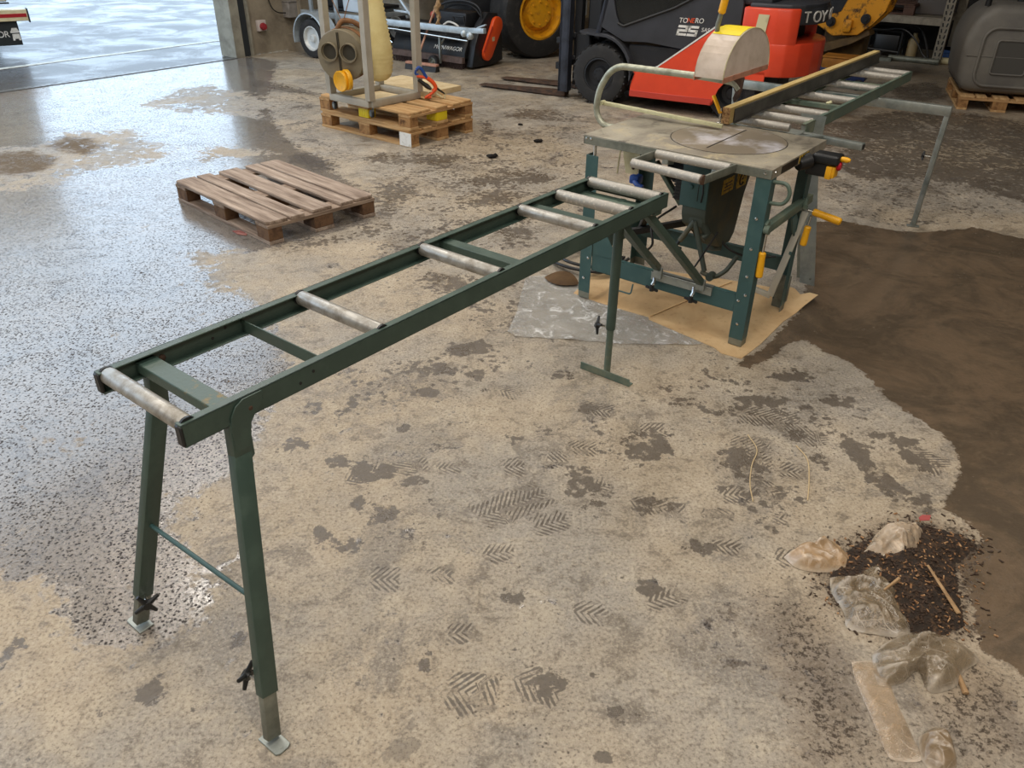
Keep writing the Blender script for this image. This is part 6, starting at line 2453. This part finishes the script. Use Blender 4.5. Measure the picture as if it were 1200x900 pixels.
# ------------------------------------------------------------------ yellow machine arm and pallet truck behind the forklift
ym = thing('excavator_arm', 'worn yellow machine arm with lugs standing behind the tail of the forklift', 'machine arm', (4.05, 10.6, 0), BA)
MT['worn_yellow'] = pmat('worn_yellow_paint', S(214, 146, 26), .5, 0, S(70, 48, 26), 7, .52, .62, .7, .1, 40)
m = M()
m.prism([(-.36, .64), (-.10, .50), (.20, .53), (.34, .66), (.46, .80), (.55, 1.2), (-.40, 1.25)], (0, -.14, 0), XA, ZA, (0, .06, 0), .01, 1)
m.prism([(-.36, .64), (-.10, .50), (.20, .53), (.34, .66), (.46, .80), (.55, 1.2), (-.40, 1.25)], (0, .14, 0), XA, ZA, (0, .06, 0), .01, 1)
m.box(-.34, .40, -.10, .16, .78, 1.2, .02, 1)
m.box(.02, .12, -.20, .26, .56, .70, .02, 2)
arm_ = obj('arm_plate', m, MT['worn_yellow'], ym)
m = M()
for x, z in ((-.14, .66), (.26, .72)):
    m.cyl((x, -.18, z), (x, .24, z), .055, 18)
    m.cyl((x, -.20, z), (x, -.18, z), .03, 12)
m.prism([(-.22, .92), (.02, .96), (-.05, .78), (-.18, .74)], (0, -.146, 0), XA, ZA, (0, .01, 0))
obj('pin', m, MT['fk_black'], arm_)
m = M()
m.prism([(-.42, .26), (-.36, .36), (.10, .50), (.30, .60), (.34, .54), (.12, .42), (-.30, .25)], (0, -.10, 0), XA, ZA, (0, .22, 0), .01, 1)
m.box(-.3, .2, .2, .5, .0, .6, .03, 1)
obj('boom_stick', m, pmat('brown_dirty_steel', S(104, 82, 46), .7, 0, S(70, 52, 34), 8, .4, .7), ym)
pj = thing('pallet_truck', 'small blue wheeled truck carrying an orange brown box behind the forklift', 'pallet truck', (3.98, 10.02, 0), R(-30))
m = M()
m.prism([(-.32, .05), (.12, .05), (.22, .10), (.22, .18), (.08, .20), (-.32, .22)], (0, -.16, 0), XA, ZA, (0, .32, 0), .012, 2)
obj('chassis', m, pmat('dark_blue_paint', S(28, 44, 88), .45), pj)
m = M()
m.box(-.30, .17, -.15, .15, .205, .335, .012, 2)
m.box(-.31, .18, -.16, .16, .325, .345, .006, 1)
obj('battery_box', m, pmat('orange_brown_box', S(176, 118, 42), .55, 0, S(140, 92, 36), 9, .4, .7), pj)
for x in (.16, -.26):
    wheel(pj, (x, -.17, .06), (0, 1, 0), .06, .04, .03, MT['fk_black'])

# ------------------------------------------------------------------ vehicle outside in the rain
VA = R(33)
vn = thing('truck', 'rear end of a pale truck with a red striped bumper parked outside the door', 'truck', (-6.72, 11.45, 0), VA)
m = M()
m.box(-2.2, -.02, .35, 3.2, .66, 2.6, .03, 1)
m.box(-2.2, -.02, .30, .36, .64, .80, .01, 1)
obj('body', m, pmat('pale_truck_body', S(206, 202, 184), .45, 0, S(186, 182, 166), 3), vn)
m = M()
m.box(-2.0, .0, .26, .30, .615, .635, .004, 1)
obj('body_gap', m, MT['black_plastic'], vn)
m = M()
m.box(-2.2, .17, .05, .17, .42, .56, .006, 1)
bu = obj('bumper', m, pmat('cream_reflector', S(222, 208, 168), .4, 0, S(206, 190, 150), 12), vn)
m = M()
m.box(-2.2, .155, .046, .06, .468, .512, .002, 1)
obj('red_stripe', m, pmat('red_reflector', S(170, 24, 34), .4), bu)
m = M()
m.box(.165, .185, .04, .18, .40, .57, .004, 1)
obj('end_cap', m, MT['black_plastic'], bu)
m = M()
m.box(-.85, .02, .10, .112, .12, .42, .003, 1)
mf = obj('mud_flap', m, pmat('black_mud_flap', S(30, 38, 40), .6), vn)
text_obj('lettering', 'YKHOR', .11, MT['white_paint'], mf, (-.105, .098, .225), XA, ZA, .001, 'RIGHT', 0, .9)
m = M()
for pl2 in ([(-.115, .335), (-.055, .335), (-.04, .30), (-.13, .30)], [(-.14, .298), (-.03, .298), (-.03, .275), (-.14, .275)], [(-.125, .262), (-.04, .262), (-.035, .20), (-.13, .20)], [(-.13, .20), (-.105, .20), (-.105, .18), (-.13, .18)], [(-.06, .20), (-.035, .20), (-.035, .18), (-.06, .18)]):
    m.prism(pl2, (.05, .0985, 0), XA, ZA, (0, .0012, 0))
obj('truck_emblem', m, MT['white_paint'], mf)
wheel(vn, (-.62, .75, .45), (1, 0, 0), .45, .28, .26, MT['fk_black'])
m = M()
m.box(-2.1, -.2, .3, 3.0, .35, .66, .02, 1)
obj('underframe', m, MT['black_plastic'], vn)

# far side of the yard, seen as reflections in the wet asphalt
m = M()
mt = Matrix.Translation(W(-20.0, 30.0)) @ Matrix.Rotation(WALL_A - R(54.1) + R(4), 4, 'Z')
m.box(-12, 1.2, 0, 2.4, 0, 2.6, .02, 1, mat=mt)
for k in range(40):
    m.box(-12 + k * .33, -11.85 + k * .33, -.03, 0, .1, 2.5, mat=mt)
ct = tag(obj('shipping_container', m, pmat('blue_container_paint', S(40, 92, 200), .5)), 'blue shipping container at the far side of the yard', 'container')
